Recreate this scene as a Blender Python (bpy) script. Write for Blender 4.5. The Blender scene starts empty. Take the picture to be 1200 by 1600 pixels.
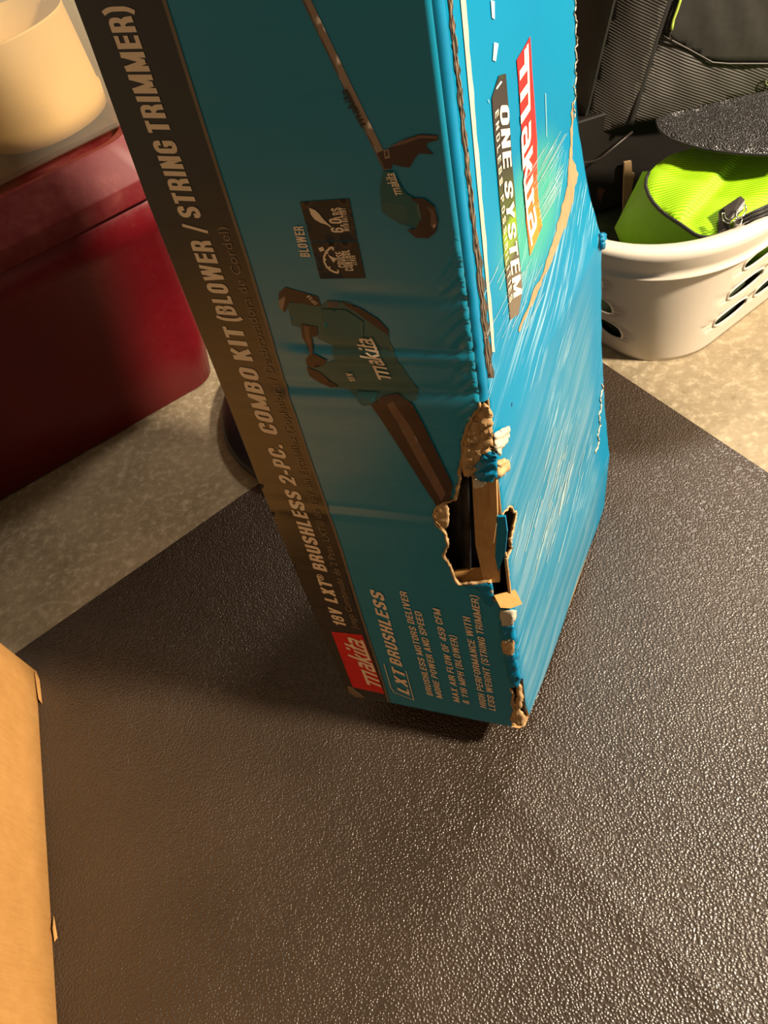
import bpy, bmesh, math, random
import numpy as np
from mathutils import Vector, Matrix
from mathutils.geometry import delaunay_2d_cdt

C = bpy.context.scene.collection
random.seed(7)
rng = np.random.RandomState(3)

# ------------------------------------------------------------------ camera, world, light, exposure
CAM_H = 1.0585657589718647
ROT = np.array([[0.9744511438418243, 0.1396311632021739, 0.17592073933498611],
                [0.0, 0.7832639076597402, -0.6216893524563487],
                [-0.224599573163798, 0.6058059006153721, 0.7632524107490508]])
cam = bpy.data.cameras.new('camera')
cam.sensor_fit = 'VERTICAL'; cam.sensor_height = 36.0; cam.lens = 27.0
cam.clip_start = 0.02
cam_ob = bpy.data.objects.new('camera', cam); C.objects.link(cam_ob)
cam_ob.matrix_world = Matrix([list(ROT[i]) + [(0, 0, CAM_H)[i]] for i in range(3)] + [[0, 0, 0, 1]])
bpy.context.scene.camera = cam_ob

world = bpy.data.worlds.new('garage_air'); bpy.context.scene.world = world
world.use_nodes = True
bg = world.node_tree.nodes['Background']
bg.inputs[0].default_value = (1.0, 0.74, 0.48, 1); bg.inputs[1].default_value = 0.17


def area(name, loc, aim, size, energy, col):
    l = bpy.data.lights.new(name, 'AREA'); l.shape = 'DISK'; l.size = size
    l.energy = energy; l.color = col
    o = bpy.data.objects.new(name, l); C.objects.link(o)
    o.location = loc
    d = Vector(aim) - Vector(loc)
    o.rotation_euler = d.to_track_quat('-Z', 'Y').to_euler()
    return o


area('work_lamp', (2.15, 0.12, 2.10), (0.0, 0.6, 0.3), 0.26, 265, (1.0, 0.83, 0.62))
area('ceiling_lamp', (1.15, 2.45, 2.5), (0.3, 0.9, 0.0), 0.4, 42, (1.0, 0.86, 0.72))

vs = bpy.context.scene.view_settings
vs.view_transform = 'Standard'; vs.look = 'None'; vs.gamma = 1.0
vs.use_curve_mapping = False; vs.exposure = 0.0
bpy.context.scene.display_settings.display_device = 'sRGB'

# ------------------------------------------------------------------ helpers: pixels to places
FPX = 1200.0


def vec(p):
    return ROT @ np.array([(p[0] - 600) / FPX, -(p[1] - 800) / FPX, -1.0])


EYE = np.array([0, 0, CAM_H])


def floor_at(p, z=0.0):
    d = vec(p); return EYE + d * ((z - CAM_H) / d[2])


def plane_at(p, q, n):
    d = vec(p); n = np.array(n, float)
    return EYE + d * (((np.array(q) - EYE) @ n) / (d @ n))


# tool box frame: corner near the viewer, axes along the front, back and up
BN = np.array([-0.03892543, 0.4086632, 0.06232481])
BX = np.array([-0.955219396, 0.295898472, 0.0])
BY = np.array([0.29301881, 0.94592327, -0.1391731])
BZ = np.array([0.04118111, 0.13294085, 0.99026807])
BD = 0.43; BH = 1.04; RC = 0.006


def F_uv(p, o=0.0):
    d = vec(p); q = EYE + d * (((BN - BY * o - EYE) @ BY) / (d @ BY)) - BN
    return q @ BX, q @ BZ


def F_pl(p, o=0.0):
    u, v = F_uv(p, o); return BN + BX * u + BZ * v - BY * o


def left_w(v):
    return float(np.interp(v, [0, .03, .42, .545, .73, .86, 1.1], [.2545, .2575, .2640, .2628, .2632, .2575, .256]))


# creases pressed into the front panel: two pixel points each, depth, width
CREASE = []
for (a, b, amp, sg, u0, u1) in [((520, 456), (727, 467), -.0010, .004, 0.0, .10),
                                ((505, 541), (722, 549), -.0018, .0035, 0.0, .15),
                                ((520, 553), (722, 560), .0014, .006, 0.0, .17),
                                ((560, 570), (735, 577), -.0011, .0035, 0.0, .12),
                                ((450, 604), (745, 612), -.0017, .0035, 0.0, .19),
                                ((450, 622), (745, 640), .0012, .008, 0.0, .19),
                                ((495, 790), (700, 812), -.0011, .003, 0.06, .24),
                                ((495, 798), (700, 820), .0013, .006, 0.06, .24)]:
    ua, va = F_uv(a); ub, vb = F_uv(b)
    k = (vb - va) / (ub - ua); CREASE.append((va - k * ua, k, amp, sg, u0, u1))


def sstep(x, a, b):
    t = min(max((x - a) / (b - a), 0), 1); return t * t * (3 - 2 * t)


def of(u, v):
    o = 0.0
    for (c, k, amp, sg, u0, u1) in CREASE:
        d = (v - c - k * u) / sg
        if abs(d) < 3.2:
            win = (1 - sstep(u, u1, u1 + .03)) * sstep(u, u0 - .02, u0 + .012)
            o += amp * math.exp(-.5 * d * d) * win
    o += .0009 * math.sin(v * 23 + 1.3 + u * 9) * math.sin(u * 12.1)
    if u < .036 and .49 < v < .70:
        w = sstep(v, .49, .53) * (1 - sstep(v, .665, .70)) * (1 - sstep(u, .010, .036))
        o += .0009 * w * math.sin((v + u * 1.1) * 430 + 2.5 * math.sin(v * 70)) * sstep(u, .004, .010)
    return o * sstep(u, 0, .006) if u < .006 else o


SV = [0, .116, .205, .316, .475, .53, .62, .73, 1.1]
SO = [.048, .055, .047, .041, .039, .024, .010, .010, .012]


def os_(u, v):
    s = float(np.interp(v, SV, SO))
    o = s * (min(max(u / BD, 0), 1.2) ** .9)
    o += .0012 * math.sin(v * 31 + u * 17) * math.sin(min(u, BD) / BD * 3.14)
    return o


def FM(u, v, o=0.0):
    return BN + BX * u + BZ * v - BY * (of(u, v) + o)


def SM(u, v, o=0.0):
    return BN + BY * u + BZ * v - BX * (os_(u, v) + o)


def S_uv(p, off=0.0):
    d = vec(p)

    def uv(o):
        q = EYE + d * (((BN - BX * o - EYE) @ BX) / (d @ BX)) - BN
        return q @ BY, q @ BZ
    lo, hi = -.06, .10

    def g(o):
        u, v = uv(o); return os_(max(u, 0), v) + off - o
    xs = np.linspace(lo, hi, 50); va = g(xs[0])
    for a, b in zip(xs, xs[1:]):
        vb = g(b)
        if va * vb <= 0:
            for _ in range(26):
                m = (a + b) / 2
                if g(m) * va > 0: a = m
                else: b = m
            return uv(a)
        va = vb
    return uv(0)


def S_pl(p, off=0.0):
    u, v = S_uv(p, off); return SM(u, v, off)


def edge_x(y):
    return float(np.interp(y, [0, 400, 620, 1139], [690, 735, 758, 818]))


def corner_at(p, o=0.0):
    q = F_pl(p) if p[0] <= edge_x(p[1]) else S_pl(p)
    n = -(BX + BY) / np.linalg.norm(BX + BY)
    return q + n * o


# ------------------------------------------------------------------ helpers: objects and materials
def lin(r, g, b):
    f = lambda c: c / 12.92 if c <= .04045 else ((c + .055) / 1.055) ** 2.4
    return (f(r / 255), f(g / 255), f(b / 255), 1)


def obj(name, verts, faces, mats, parent=None, idx=None, smooth=True, uvs=None):
    me = bpy.data.meshes.new(name)
    base = np.array(parent['_at']) if parent is not None and '_at' in parent.keys() else np.zeros(3)
    me.from_pydata([tuple(np.array(v, float) - base) for v in verts], [], [tuple(int(i) for i in f) for f in faces])
    for m in (mats if isinstance(mats, (list, tuple)) else [mats]): me.materials.append(m)
    if idx is not None: me.polygons.foreach_set('material_index', idx)
    if smooth: me.polygons.foreach_set('use_smooth', [True] * len(me.polygons))
    if uvs is not None:
        l = me.uv_layers.new(name='UVMap')
        li = np.zeros(len(me.loops), dtype=np.int32); me.loops.foreach_get('vertex_index', li)
        l.data.foreach_set('uv', np.array(uvs, dtype=np.float32)[li].ravel())
    me.update()
    o = bpy.data.objects.new(name, me); C.objects.link(o)
    if parent is not None:
        o.parent = parent
        o['_at'] = tuple(base)
    return o


def thing(name, label, cat, at, group=None):
    o = bpy.data.objects.new(name, None); C.objects.link(o)
    o.location = at; o['_at'] = tuple(float(a) for a in at)
    o.empty_display_size = .05
    o['label'] = label; o['category'] = cat
    if group: o['group'] = group
    return o


def tag(o, label, cat, group=None):
    o['label'] = label; o['category'] = cat
    if group: o['group'] = group
    return o


class MB:
    def __init__(s): s.v = []; s.f = []; s.i = []

    def add(s, v, f, k=0):
        n = len(s.v); s.v += [np.array(x, float) for x in v]
        s.f += [tuple(a + n for a in q) for q in f]; s.i += [k] * len(f)
        return s

    def build(s, name, mats, parent=None, smooth=True, uvs=None):
        return obj(name, s.v, s.f, mats, parent, s.i, smooth, uvs)


def tube(path, r, n=8, closed=False, rr=None):
    P = [np.array(p, float) for p in path]; m = len(P); V = []; Fc = []
    up = np.array([0.12, 0.31, 0.94])
    for i in range(m):
        a = P[(i - 1) % m] if (closed or i > 0) else P[i]
        b = P[(i + 1) % m] if (closed or i < m - 1) else P[i]
        t = b - a; t = t / (np.linalg.norm(t) + 1e-12)
        s = np.cross(t, up); s = s / (np.linalg.norm(s) + 1e-9); w = np.cross(s, t)
        k = r if rr is None else rr[i]
        for j in range(n):
            th = 2 * math.pi * j / n
            V.append(P[i] + s * k * math.cos(th) + w * k * math.sin(th))
    for i in range(m if closed else m - 1):
        for j in range(n):
            a = i * n + j; b = i * n + (j + 1) % n; c = ((i + 1) % m) * n + (j + 1) % n; d = ((i + 1) % m) * n + j
            Fc.append((a, b, c, d))
    if not closed:
        Fc.append(tuple(range(n))[::-1]); Fc.append(tuple(range((m - 1) * n, m * n)))
    return V, Fc


def inside(p, poly):
    x, y = p; r = False; n = len(poly)
    for i in range(n):
        x1, y1 = poly[i]; x2, y2 = poly[(i + 1) % n]
        if (y1 > y) != (y2 > y) and x < (x2 - x1) * (y - y1) / (y2 - y1) + x1: r = not r
    return r


def resample(poly, step, closed=True, jag=0.0):
    out = []; n = len(poly)
    for i in range(n if closed else n - 1):
        a = np.array(poly[i], float); b = np.array(poly[(i + 1) % n], float); L = np.linalg.norm(b - a)
        k = max(1, int(round(L / step)))
        for j in range(k):
            q = a + (b - a) * j / k
            if jag and j: q = q + rng.normal(0, jag, 2)
            out.append(tuple(q))
    if not closed: out.append(tuple(poly[-1]))
    return out


def cdt(poly, holes=(), sx=.005, sy=None):
    sy = sy or sx
    pts = [Vector(p) for p in poly]; edges = [(i, (i + 1) % len(poly)) for i in range(len(poly))]
    for h in holes:
        k = len(pts); pts += [Vector(p) for p in h]; edges += [(k + i, k + (i + 1) % len(h)) for i in range(len(h))]
    A = np.array(poly); x0, y0 = A.min(0); x1, y1 = A.max(0)
    nx = max(1, int((x1 - x0) / sx)); ny = max(1, int((y1 - y0) / sy))
    for i in range(1, nx):
        for j in range(1, ny):
            p = (x0 + (x1 - x0) * i / nx, y0 + (y1 - y0) * j / ny)
            if inside(p, poly) and not any(inside(p, h) for h in holes): pts.append(Vector(p))
    v, e, f, *_ = delaunay_2d_cdt(pts, edges, [], 0, 1e-7)
    fs = []
    for t in f:
        c = sum((v[i] for i in t), Vector((0, 0))) / len(t)
        if inside(c, poly) and not any(inside(c, h) for h in holes): fs.append(tuple(t))
    return [(p.x, p.y) for p in v], fs


class NT:
    def __init__(s, name):
        s.m = bpy.data.materials.new(name); s.m.use_nodes = True
        s.t = s.m.node_tree; s.b = s.t.nodes['Principled BSDF']

    def n(s, typ, **kw):
        x = s.t.nodes.new(typ)
        for k, v in kw.items(): setattr(x, k, v)
        return x

    def l(s, a, b): s.t.links.new(a, b)

    def coord(s, kind='Object', scale=(1, 1, 1), rot=(0, 0, 0), loc=(0, 0, 0)):
        c = s.n('ShaderNodeTexCoord'); mp = s.n('ShaderNodeMapping')
        mp.inputs['Scale'].default_value = scale; mp.inputs['Rotation'].default_value = rot
        mp.inputs['Location'].default_value = loc
        s.l(c.outputs[kind], mp.inputs['Vector']); return mp.outputs[0]

    def coord2(s, kind, rot, scale):
        a = s.coord(kind, (1, 1, 1), (0, 0, rot)); mp = s.n('ShaderNodeMapping'); mp.inputs['Scale'].default_value = scale
        s.l(a, mp.inputs['Vector']); return mp.outputs[0]

    def noise(s, vecs, scale, detail=4, rough=.55):
        x = s.n('ShaderNodeTexNoise'); x.inputs['Scale'].default_value = scale
        x.inputs['Detail'].default_value = detail; x.inputs['Roughness'].default_value = rough
        s.l(vecs, x.inputs['Vector']); return x.outputs['Fac']

    def ramp(s, fac, stops, interp='LINEAR'):
        r = s.n('ShaderNodeValToRGB'); r.color_ramp.interpolation = interp
        e = r.color_ramp.elements
        while len(e) < len(stops): e.new(.5)
        for k, (p, c) in enumerate(stops):
            e[k].position = p; e[k].color = c if len(c) == 4 else (*c, 1)
        s.l(fac, r.inputs[0]); return r.outputs[0]

    def rng(s, fac, a, b, c=0, d=1):
        r = s.n('ShaderNodeMapRange'); r.interpolation_type = 'SMOOTHSTEP'
        for k, v in zip(('From Min', 'From Max', 'To Min', 'To Max'), (a, b, c, d)): r.inputs[k].default_value = v
        s.l(fac, r.inputs['Value']); return r.outputs[0]

    def mix(s, fac, a, b, blend='MIX'):
        r = s.n('ShaderNodeMix', data_type='RGBA', blend_type=blend)
        for k, v in ((0, fac), (6, a), (7, b)):
            if isinstance(v, (int, float)): r.inputs[k].default_value = v
            elif isinstance(v, tuple): r.inputs[k].default_value = v
            else: s.l(v, r.inputs[k])
        return r.outputs[2]

    def math(s, op, a, b=0.0):
        r = s.n('ShaderNodeMath', operation=op)
        for k, v in ((0, a), (1, b)):
            if isinstance(v, (int, float)): r.inputs[k].default_value = v
            else: s.l(v, r.inputs[k])
        return r.outputs[0]

    def bump(s, h, strength=.3, dist=.001):
        b = s.n('ShaderNodeBump'); b.inputs['Strength'].default_value = strength
        b.inputs['Distance'].default_value = dist
        s.l(h, b.inputs['Height']); s.l(b.outputs[0], s.b.inputs['Normal'])

    def set(s, col=None, rough=None, spec=None, **kw):
        if col is not None:
            if isinstance(col, tuple): s.b.inputs['Base Color'].default_value = col
            else: s.l(col, s.b.inputs['Base Color'])
        if rough is not None:
            if isinstance(rough, (int, float)): s.b.inputs['Roughness'].default_value = rough
            else: s.l(rough, s.b.inputs['Roughness'])
        if spec is not None: s.b.inputs['Specular IOR Level'].default_value = spec
        for k, v in kw.items(): s.b.inputs[k].default_value = v
        return s.m


def plain(name, col, rough=.5, spec=.5, var=.12, scale=40, bump=0.0, metal=0.0):
    n = NT(name); c = n.coord()
    f = n.noise(c, scale)
    dark = tuple(x * (1 - var) for x in col[:3]) + (1,); lite = tuple(min(1, x * (1 + var)) for x in col[:3]) + (1,)
    n.set(n.ramp(f, [(.3, dark), (.7, lite)]), rough, spec, Metallic=metal)
    if bump: n.bump(f, bump, .002)
    return n.m


# ------------------------------------------------------------------ materials
def mat_concrete():
    n = NT('concrete'); c = n.coord()
    a = n.noise(c, 6, 6); b = n.noise(c, 55, 5, .7); d = n.noise(c, 300, 3)
    col = n.ramp(a, [(.25, lin(122, 110, 88)), (.5, lin(144, 130, 105)), (.75, lin(160, 146, 120))])
    col = n.mix(n.rng(b, .45, .72), col, lin(178, 164, 138))
    col = n.mix(n.rng(b, .28, .42, .5, 0), col, lin(96, 84, 64))
    n.set(col, n.rng(b, .3, .7, .55, .8), .35); n.bump(n.mix(.5, b, d), .25, .002); return n.m


def mat_mat():
    n = NT('black_grained_vinyl'); c = n.coord()
    w = n.n('ShaderNodeTexNoise'); w.inputs['Scale'].default_value = 60; n.l(c, w.inputs['Vector'])
    mx = n.n('ShaderNodeVectorMath', operation='MULTIPLY_ADD')
    n.l(w.outputs['Color'], mx.inputs[0]); mx.inputs[1].default_value = (.006, .006, 0); n.l(c, mx.inputs[2])
    v = n.n('ShaderNodeTexVoronoi', feature='SMOOTH_F1'); v.inputs['Scale'].default_value = 300
    v.inputs['Smoothness'].default_value = .35
    n.l(mx.outputs[0], v.inputs['Vector'])
    g = n.rng(v.outputs['Distance'], .15, .75, 1, 0)
    big = n.noise(c, 5, 4)
    dust = n.noise(c, 700, 2)
    col = n.ramp(big, [(.3, lin(48, 38, 29)), (.7, lin(57, 45, 35))])
    col = n.mix(n.rng(dust, .78, .84, 0, .35), col, lin(150, 140, 125))
    n.set(col, n.rng(big, .3, .7, .33, .39), .85)
    n.bump(g, .62, .0013); return n.m


def mat_kraft(name, base, var=16, spec=.25):
    n = NT(name); c = n.coord('Object', (1, 1, 1))
    a = n.noise(c, 30, 5, .7); st = n.noise(n.coord('Object', (300, 300, 25)), 1, 3)
    r, g, b = base
    col = n.ramp(n.mix(.4, a, st), [(.3, lin(r - var, g - var, b - var)), (.7, lin(r + var, g + var, b + var * .8))])
    n.set(col, .72, spec); n.bump(a, .15, .001); return n.m


TEAL = (0.0022, 0.225, 0.325, 1)


def mat_front():
    n = NT('teal_printed_board')
    a = n.noise(n.coord('UV', (4, 60, 1)), 1, 3); b = n.noise(n.coord('UV', (3, 3, 1)), 1, 2)
    col = n.ramp(b, [(.35, (.001, .195, .320, 1)), (.65, (.002, .225, .360, 1))])
    n.set(col, n.rng(a, .3, .7, .25, .36), .55, **{'Coat Weight': .35, 'Coat Roughness': .22})
    n.bump(a, .06, .002); return n.m


def mat_band():
    n = NT('black_printed_band')
    a = n.noise(n.coord('UV', (4, 60, 1)), 1, 3)
    n.set(lin(34, 29, 25), n.rng(a, .3, .7, .25, .36), .6, **{'Coat Weight': .3, 'Coat Roughness': .25})
    n.bump(a, .06, .002); return n.m


def mat_side():
    n = NT('cyan_printed_side')
    uv = n.coord('UV')
    # printed light rays run diagonally over the panel
    ang = math.radians(-17)
    ray = n.noise(n.coord2('UV', ang, (2.2, 34, 1)), 1, 3, .6)
    ray2 = n.noise(n.coord2('UV', ang, (3, 110, 1)), 1, 2, .6)
    sep = n.n('ShaderNodeSeparateXYZ'); n.l(uv, sep.inputs[0])
    low = n.rng(sep.outputs[1], .50, .36)          # the paler printed burst in the lower half
    col = n.ramp(n.noise(n.coord('UV', (5, 2, 1)), 1, 2), [(.3, (.0, .155, .295, 1)), (.7, (.0, .175, .32, 1))])
    pale = n.ramp(ray, [(.30, (.002, .15, .28, 1)), (.48, (.040, .19, .29, 1)), (.64, (.12, .25, .33, 1))])
    xr = n.rng(sep.outputs[0], .40, .33)           # plain strip by the far edge
    xl = n.rng(sep.outputs[0], .0, .03)
    fac = n.math('MULTIPLY', n.math('MULTIPLY', low, xr), n.math('MULTIPLY', xl, .9))
    col = n.mix(fac, col, pale)
    # green printed glow behind the emblems
    def glow(cu, cv, su, sv):
        q = n.n('ShaderNodeMapping', vector_type='TEXTURE'); q.inputs['Location'].default_value = (cu, cv, 0)
        q.inputs['Scale'].default_value = (su, sv, 1); q.inputs['Rotation'].default_value = (0, 0, -.1)
        n.l(uv, q.inputs[0]); L = n.n('ShaderNodeVectorMath', operation='LENGTH'); n.l(q.outputs[0], L.inputs[0])
        return n.rng(L.outputs['Value'], 1.0, .35)
    col = n.mix(n.math('MULTIPLY', glow(.20, .615, .17, .075), .8), col, (.05, .30, .20, 1))
    streak = n.math('MULTIPLY', glow(.20, .53, .23, .055), n.rng(ray2, .5, .62))
    col = n.mix(n.math('MULTIPLY', streak, .8), col, (.26, .42, .50, 1))
    # scratches and scuffs
    sc = n.noise(n.coord2('UV', math.radians(-21), (11, 430, 1)), 1, 2, .5)
    msk = n.noise(n.coord('UV', (7, 9, 1)), 1, 3)
    s1 = n.math('MULTIPLY', n.rng(sc, .60, .65), n.rng(msk, .48, .58))
    s1 = n.math('MULTIPLY', s1, n.rng(sep.outputs[1], .66, .58))
    col = n.mix(n.math('MULTIPLY', s1, .75), col, (.42, .54, .56, 1))
    n.set(col, .45, .10)
    n.bump(n.mix(.5, ray2, sc), .12, .0015); return n.m


def ramp_v(name, stops, v0, v1, rough=.35):
    n = NT(name); sep = n.n('ShaderNodeSeparateXYZ'); n.l(n.coord('UV'), sep.inputs[0])
    n.set(n.ramp(n.rng(sep.outputs[1], v0, v1), stops), rough, .45); return n.m


def mat_weave(name, ca, cb, scale, rot, bump=.5, rough=.6, spec=.3):
    n = NT(name); w = n.n('ShaderNodeTexWave', wave_type='BANDS', bands_direction='Y')
    w.inputs['Scale'].default_value = scale; w.inputs['Distortion'].default_value = .25
    w.inputs['Detail'].default_value = 1
    c = n.coord('Object', (1, 1, 1), rot); n.l(c, w.inputs['Vector'])
    w2 = n.n('ShaderNodeTexWave', wave_type='BANDS', bands_direction='X')
    w2.inputs['Scale'].default_value = scale * 1.1; n.l(c, w2.inputs['Vector'])
    h = n.mix(.06, w.outputs['Fac'], w2.outputs['Fac'])
    n.set(n.ramp(h, [(.15, ca), (.8, cb)]), rough, spec); n.bump(h, bump, .001); return n.m


def mat_milky():
    n = NT('milky_clear_plastic'); t = n.t
    n.set(lin(196, 190, 176), .32, .5)
    n.l(n.noise(n.coord(), 9, 3), n.b.inputs['Subsurface Weight']) if False else None
    tr = n.n('ShaderNodeBsdfTransparent'); tr.inputs[0].default_value = (.95, .91, .82, 1)
    mx = n.n('ShaderNodeMixShader'); mx.inputs[0].default_value = .22
    n.l(tr.outputs[0], mx.inputs[1]); n.l(n.b.outputs[0], mx.inputs[2])
    n.l(mx.outputs[0], t.nodes['Material Output'].inputs['Surface']); return n.m


def mat_red(dust=0):
    n = NT('dark_red_plastic'); c = n.coord()
    a = n.noise(c, 5, 4); b = n.noise(c, 60, 5, .7)
    col = n.ramp(a, [(.3, lin(92, 9, 18)), (.7, lin(106, 14, 24))])
    col = n.mix(n.rng(b, .66, .8, 0, .35), col, lin(170, 110, 100))
    if dust: col = n.mix(n.rng(n.noise(c, 14, 6, .65), .40, .75, .0, .4), col, lin(160, 90, 84))
    n.set(col, n.rng(b, .3, .7, .30, .42) if not dust else .5, .45); n.bump(b, .04, .001); return n.m


M = dict(
    concrete=mat_concrete(), vinyl=mat_mat(), front=mat_front(), band=mat_band(), side=mat_side(), red=mat_red(), red_lid=mat_red(1),
    kraft=mat_kraft('kraft_board', (176, 138, 92)), kraft_orange=mat_kraft('brown_carton_board', (182, 134, 76), 9),  # carton board is a more orange brown than the kraft
    fibre_dark=mat_kraft('dark_kraft_fibre', (112, 94, 78), 26), bare=mat_kraft('bare_kraft', (152, 124, 92), 16), worn=mat_kraft('worn_edge_print', (158, 158, 146), 18), scratch=mat_kraft('scratched_print', (150, 178, 184), 22),
    fibre=mat_kraft('torn_kraft_fibre', (164, 132, 94), 34), pale=mat_kraft('pale_torn_liner', (176, 168, 152), 16),
    cyan=plain('cyan_board', (.0, .16, .31, 1), .42, .3), tan_line=plain('tan_print', lin(112, 98, 80), .45),
    white=plain('white_print', lin(236, 214, 186), .5, .3, .03), grey_txt=plain('grey_print', lin(140, 120, 96), .5, .3, .03),
    red_print=plain('red_print', lin(206, 26, 18), .38, .45, .04), dark=plain('dark_print_and_shade', lin(44, 40, 36), .4, .45, .06),
    brown=plain('brown_print', lin(66, 44, 34), .36, .45, .2, 25), brown_l=plain('light_brown_print', lin(112, 84, 66), .36, .45, .1),
    teal_d=plain('dark_teal_print', lin(38, 92, 94), .36, .45, .1), teal_g=plain('grey_teal_print', lin(56, 96, 92), .36, .45, .08),
    steel=plain('tan_steel_print', lin(150, 128, 110), .36, .45, .05), steel_d=plain('dark_steel_print', lin(96, 78, 66), .36, .45, .05),
    black=plain('black_tray_and_shade', lin(16, 15, 15), .35, .5), blackp=plain('black_plastic', lin(26, 26, 30), .38, .5),
    seam=plain('black_piping', lin(30, 29, 28), .5, .4), basket=plain('white_plastic', lin(206, 196, 182), .38, .45, .03, 12),
    cream=plain('cream_plastic', lin(250, 218, 158), .55, .35, .03, 8), leather=plain('black_leather', lin(46, 40, 36), .42, .5, .2, 120, .2),
    metal=plain('bright_metal', lin(200, 196, 188), .25, .5, .03, 40, 0, 1.0), lime_thread=plain('lime_piping', lin(160, 180, 70), .6, .3),
    wall=plain('painted_drywall', lin(150, 140, 124), .8, .2, .05, 8), wood=plain('pale_wood', lin(142, 116, 84), .6, .3, .1),
    darkbox=plain('dark_printed_carton', lin(22, 19, 17), .5, .4, .25, 14), milky=mat_milky(), pink=plain('pink_print', lin(190, 110, 120), .5),
    lime=mat_weave('lime_fabric', lin(120, 178, 10), lin(172, 222, 26), 62, (0, 0, .25), .5),
    lime_shade=plain('lime_fabric_shaded', lin(110, 165, 14), .6, .3, .06),  # darker copy of the lime fabric, the end panel's shade put into colour
    twill=mat_weave('black_twill', lin(20, 19, 18), lin(74, 69, 63), 72, (1.5708, 0, -.52), .7, .5, .4),
    twill_s=plain('smooth_black_fabric', lin(38, 37, 33), .6, .3, .15, 60, .1),
)
for k, c in (('pouch', lin(34, 32, 31)),):
    n = NT('pebbled_black_vinyl'); v = n.n('ShaderNodeTexVoronoi'); v.inputs['Scale'].default_value = 320
    n.l(n.coord(), v.inputs['Vector']); n.set(c, .27, 1.0); n.bump(v.outputs['Distance'], .9, .0024); M[k] = n.m

# ------------------------------------------------------------------ setting: floor, mat, walls
def slab(name, poly, z0, z1, m, parent=None, sub=1):
    b = MB(); n = len(poly)
    b.add([(x, y, z1) for x, y in poly] + [(x, y, z0) for x, y in poly],
          [tuple(range(n)), tuple(range(2 * n - 1, n - 1, -1))] + [(i, i + n, (i + 1) % n + n, (i + 1) % n) for i in range(n)])
    return b.build(name, m, parent, False)


fl = slab('floor', [(-3.2, -2.0), (3.0, -2.0), (3.0, 3.2), (-3.2, 3.2)], -.12, 0, M['concrete']); fl['kind'] = 'structure'
wb = slab('wall_back', [(-3.2, 3.2), (3.0, 3.2), (3.0, 3.3), (-3.2, 3.3)], -.12, 2.7, M['wall']); wb['kind'] = 'structure'
wl = slab('wall_left', [(-3.3, -2.0), (-3.2, -2.0), (-3.2, 3.3), (-3.3, 3.3)], -.12, 2.7, M['wall']); wl['kind'] = 'structure'

# the vinyl mat, with a soft raised fold running toward the lower right
MATZ = .0024
mc = np.array([0.04704755, 1.38029753]); da = np.array([-.8015652, -.59790737]); db = np.array([.53671842, -.84376142])
ridge = [floor_at(p)[:2] for p in [(690, 1140), (740, 1190), (850, 1300), (960, 1410), (1080, 1520), (1180, 1640)]]


def ridge_h(x, y):
    best = 1e9
    for a, b in zip(ridge, ridge[1:]):
        ab = b - a; t = min(max(((np.array([x, y]) - a) @ ab) / (ab @ ab), 0), 1)
        d = np.linalg.norm(np.array([x, y]) - a - ab * t)
        if d < best: best = d; bt = t
    t0 = sstep(np.linalg.norm(np.array([x, y]) - ridge[0]), 0.02, .14)
    return .0022 * math.exp(-(best / .011) ** 2) * t0


b = MB(); na, nb = 150, 150; La, Lb = 1.9, 1.9
V = []
for i in range(na + 1):
    for j in range(nb + 1):
        q = mc + da * La * i / na + db * Lb * j / nb
        hgt = ridge_h(*q) if (-.3 < q[0] < .4 and -.2 < q[1] < .6) else 0
        V.append((q[0], q[1], MATZ + hgt))
Fc = [(i * (nb + 1) + j, i * (nb + 1) + j + 1, (i + 1) * (nb + 1) + j + 1, (i + 1) * (nb + 1) + j) for i in range(na) for j in range(nb)]
b.add(V, Fc)
cs = [mc, mc + da * La, mc + da * La + db * Lb, mc + db * Lb]
b.add([(p[0], p[1], MATZ) for p in cs] + [(p[0], p[1], 0.0) for p in cs], [(i, (i + 1) % 4, (i + 1) % 4 + 4, i + 4) for i in range(4)] + [(4, 5, 6, 7)])
tag(b.build('floor_mat', M['vinyl']), 'large black grained vinyl mat spread on the concrete floor', 'mat')

# ------------------------------------------------------------------ the tall teal tool box
box = thing('tool_box', 'tall battered teal cardboard box with torn front corner and black title band', 'box',
            tuple(BN + BX * .13 + BY * BD - np.array([0, 0, (BN + BX * .13 + BY * BD)[2] - MATZ])))

JAG = .7
hole_px = [(757, 628), (748, 640), (740, 648), (730, 669), (723, 688), (724, 709), (719, 733), (717, 756), (711, 781), (695, 784), (683, 792),
           (677, 805), (684, 820), (695, 832), (700, 851), (693, 868), (704, 884), (711, 904), (717, 912), (740, 911), (767, 908),
           (769, 925), (772, 937), (790, 938)]
hole_px = resample(hole_px, 4, False, JAG)
hole_uv = [F_uv(p) for p in hole_px]
vtop = hole_uv[0][1]; vbot = hole_uv[-1][1]
hole_uv = [(max(u, RC), v) for u, v in hole_uv]
hole_uv[0] = (RC, vtop); hole_uv[-1] = (RC, vbot)
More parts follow.
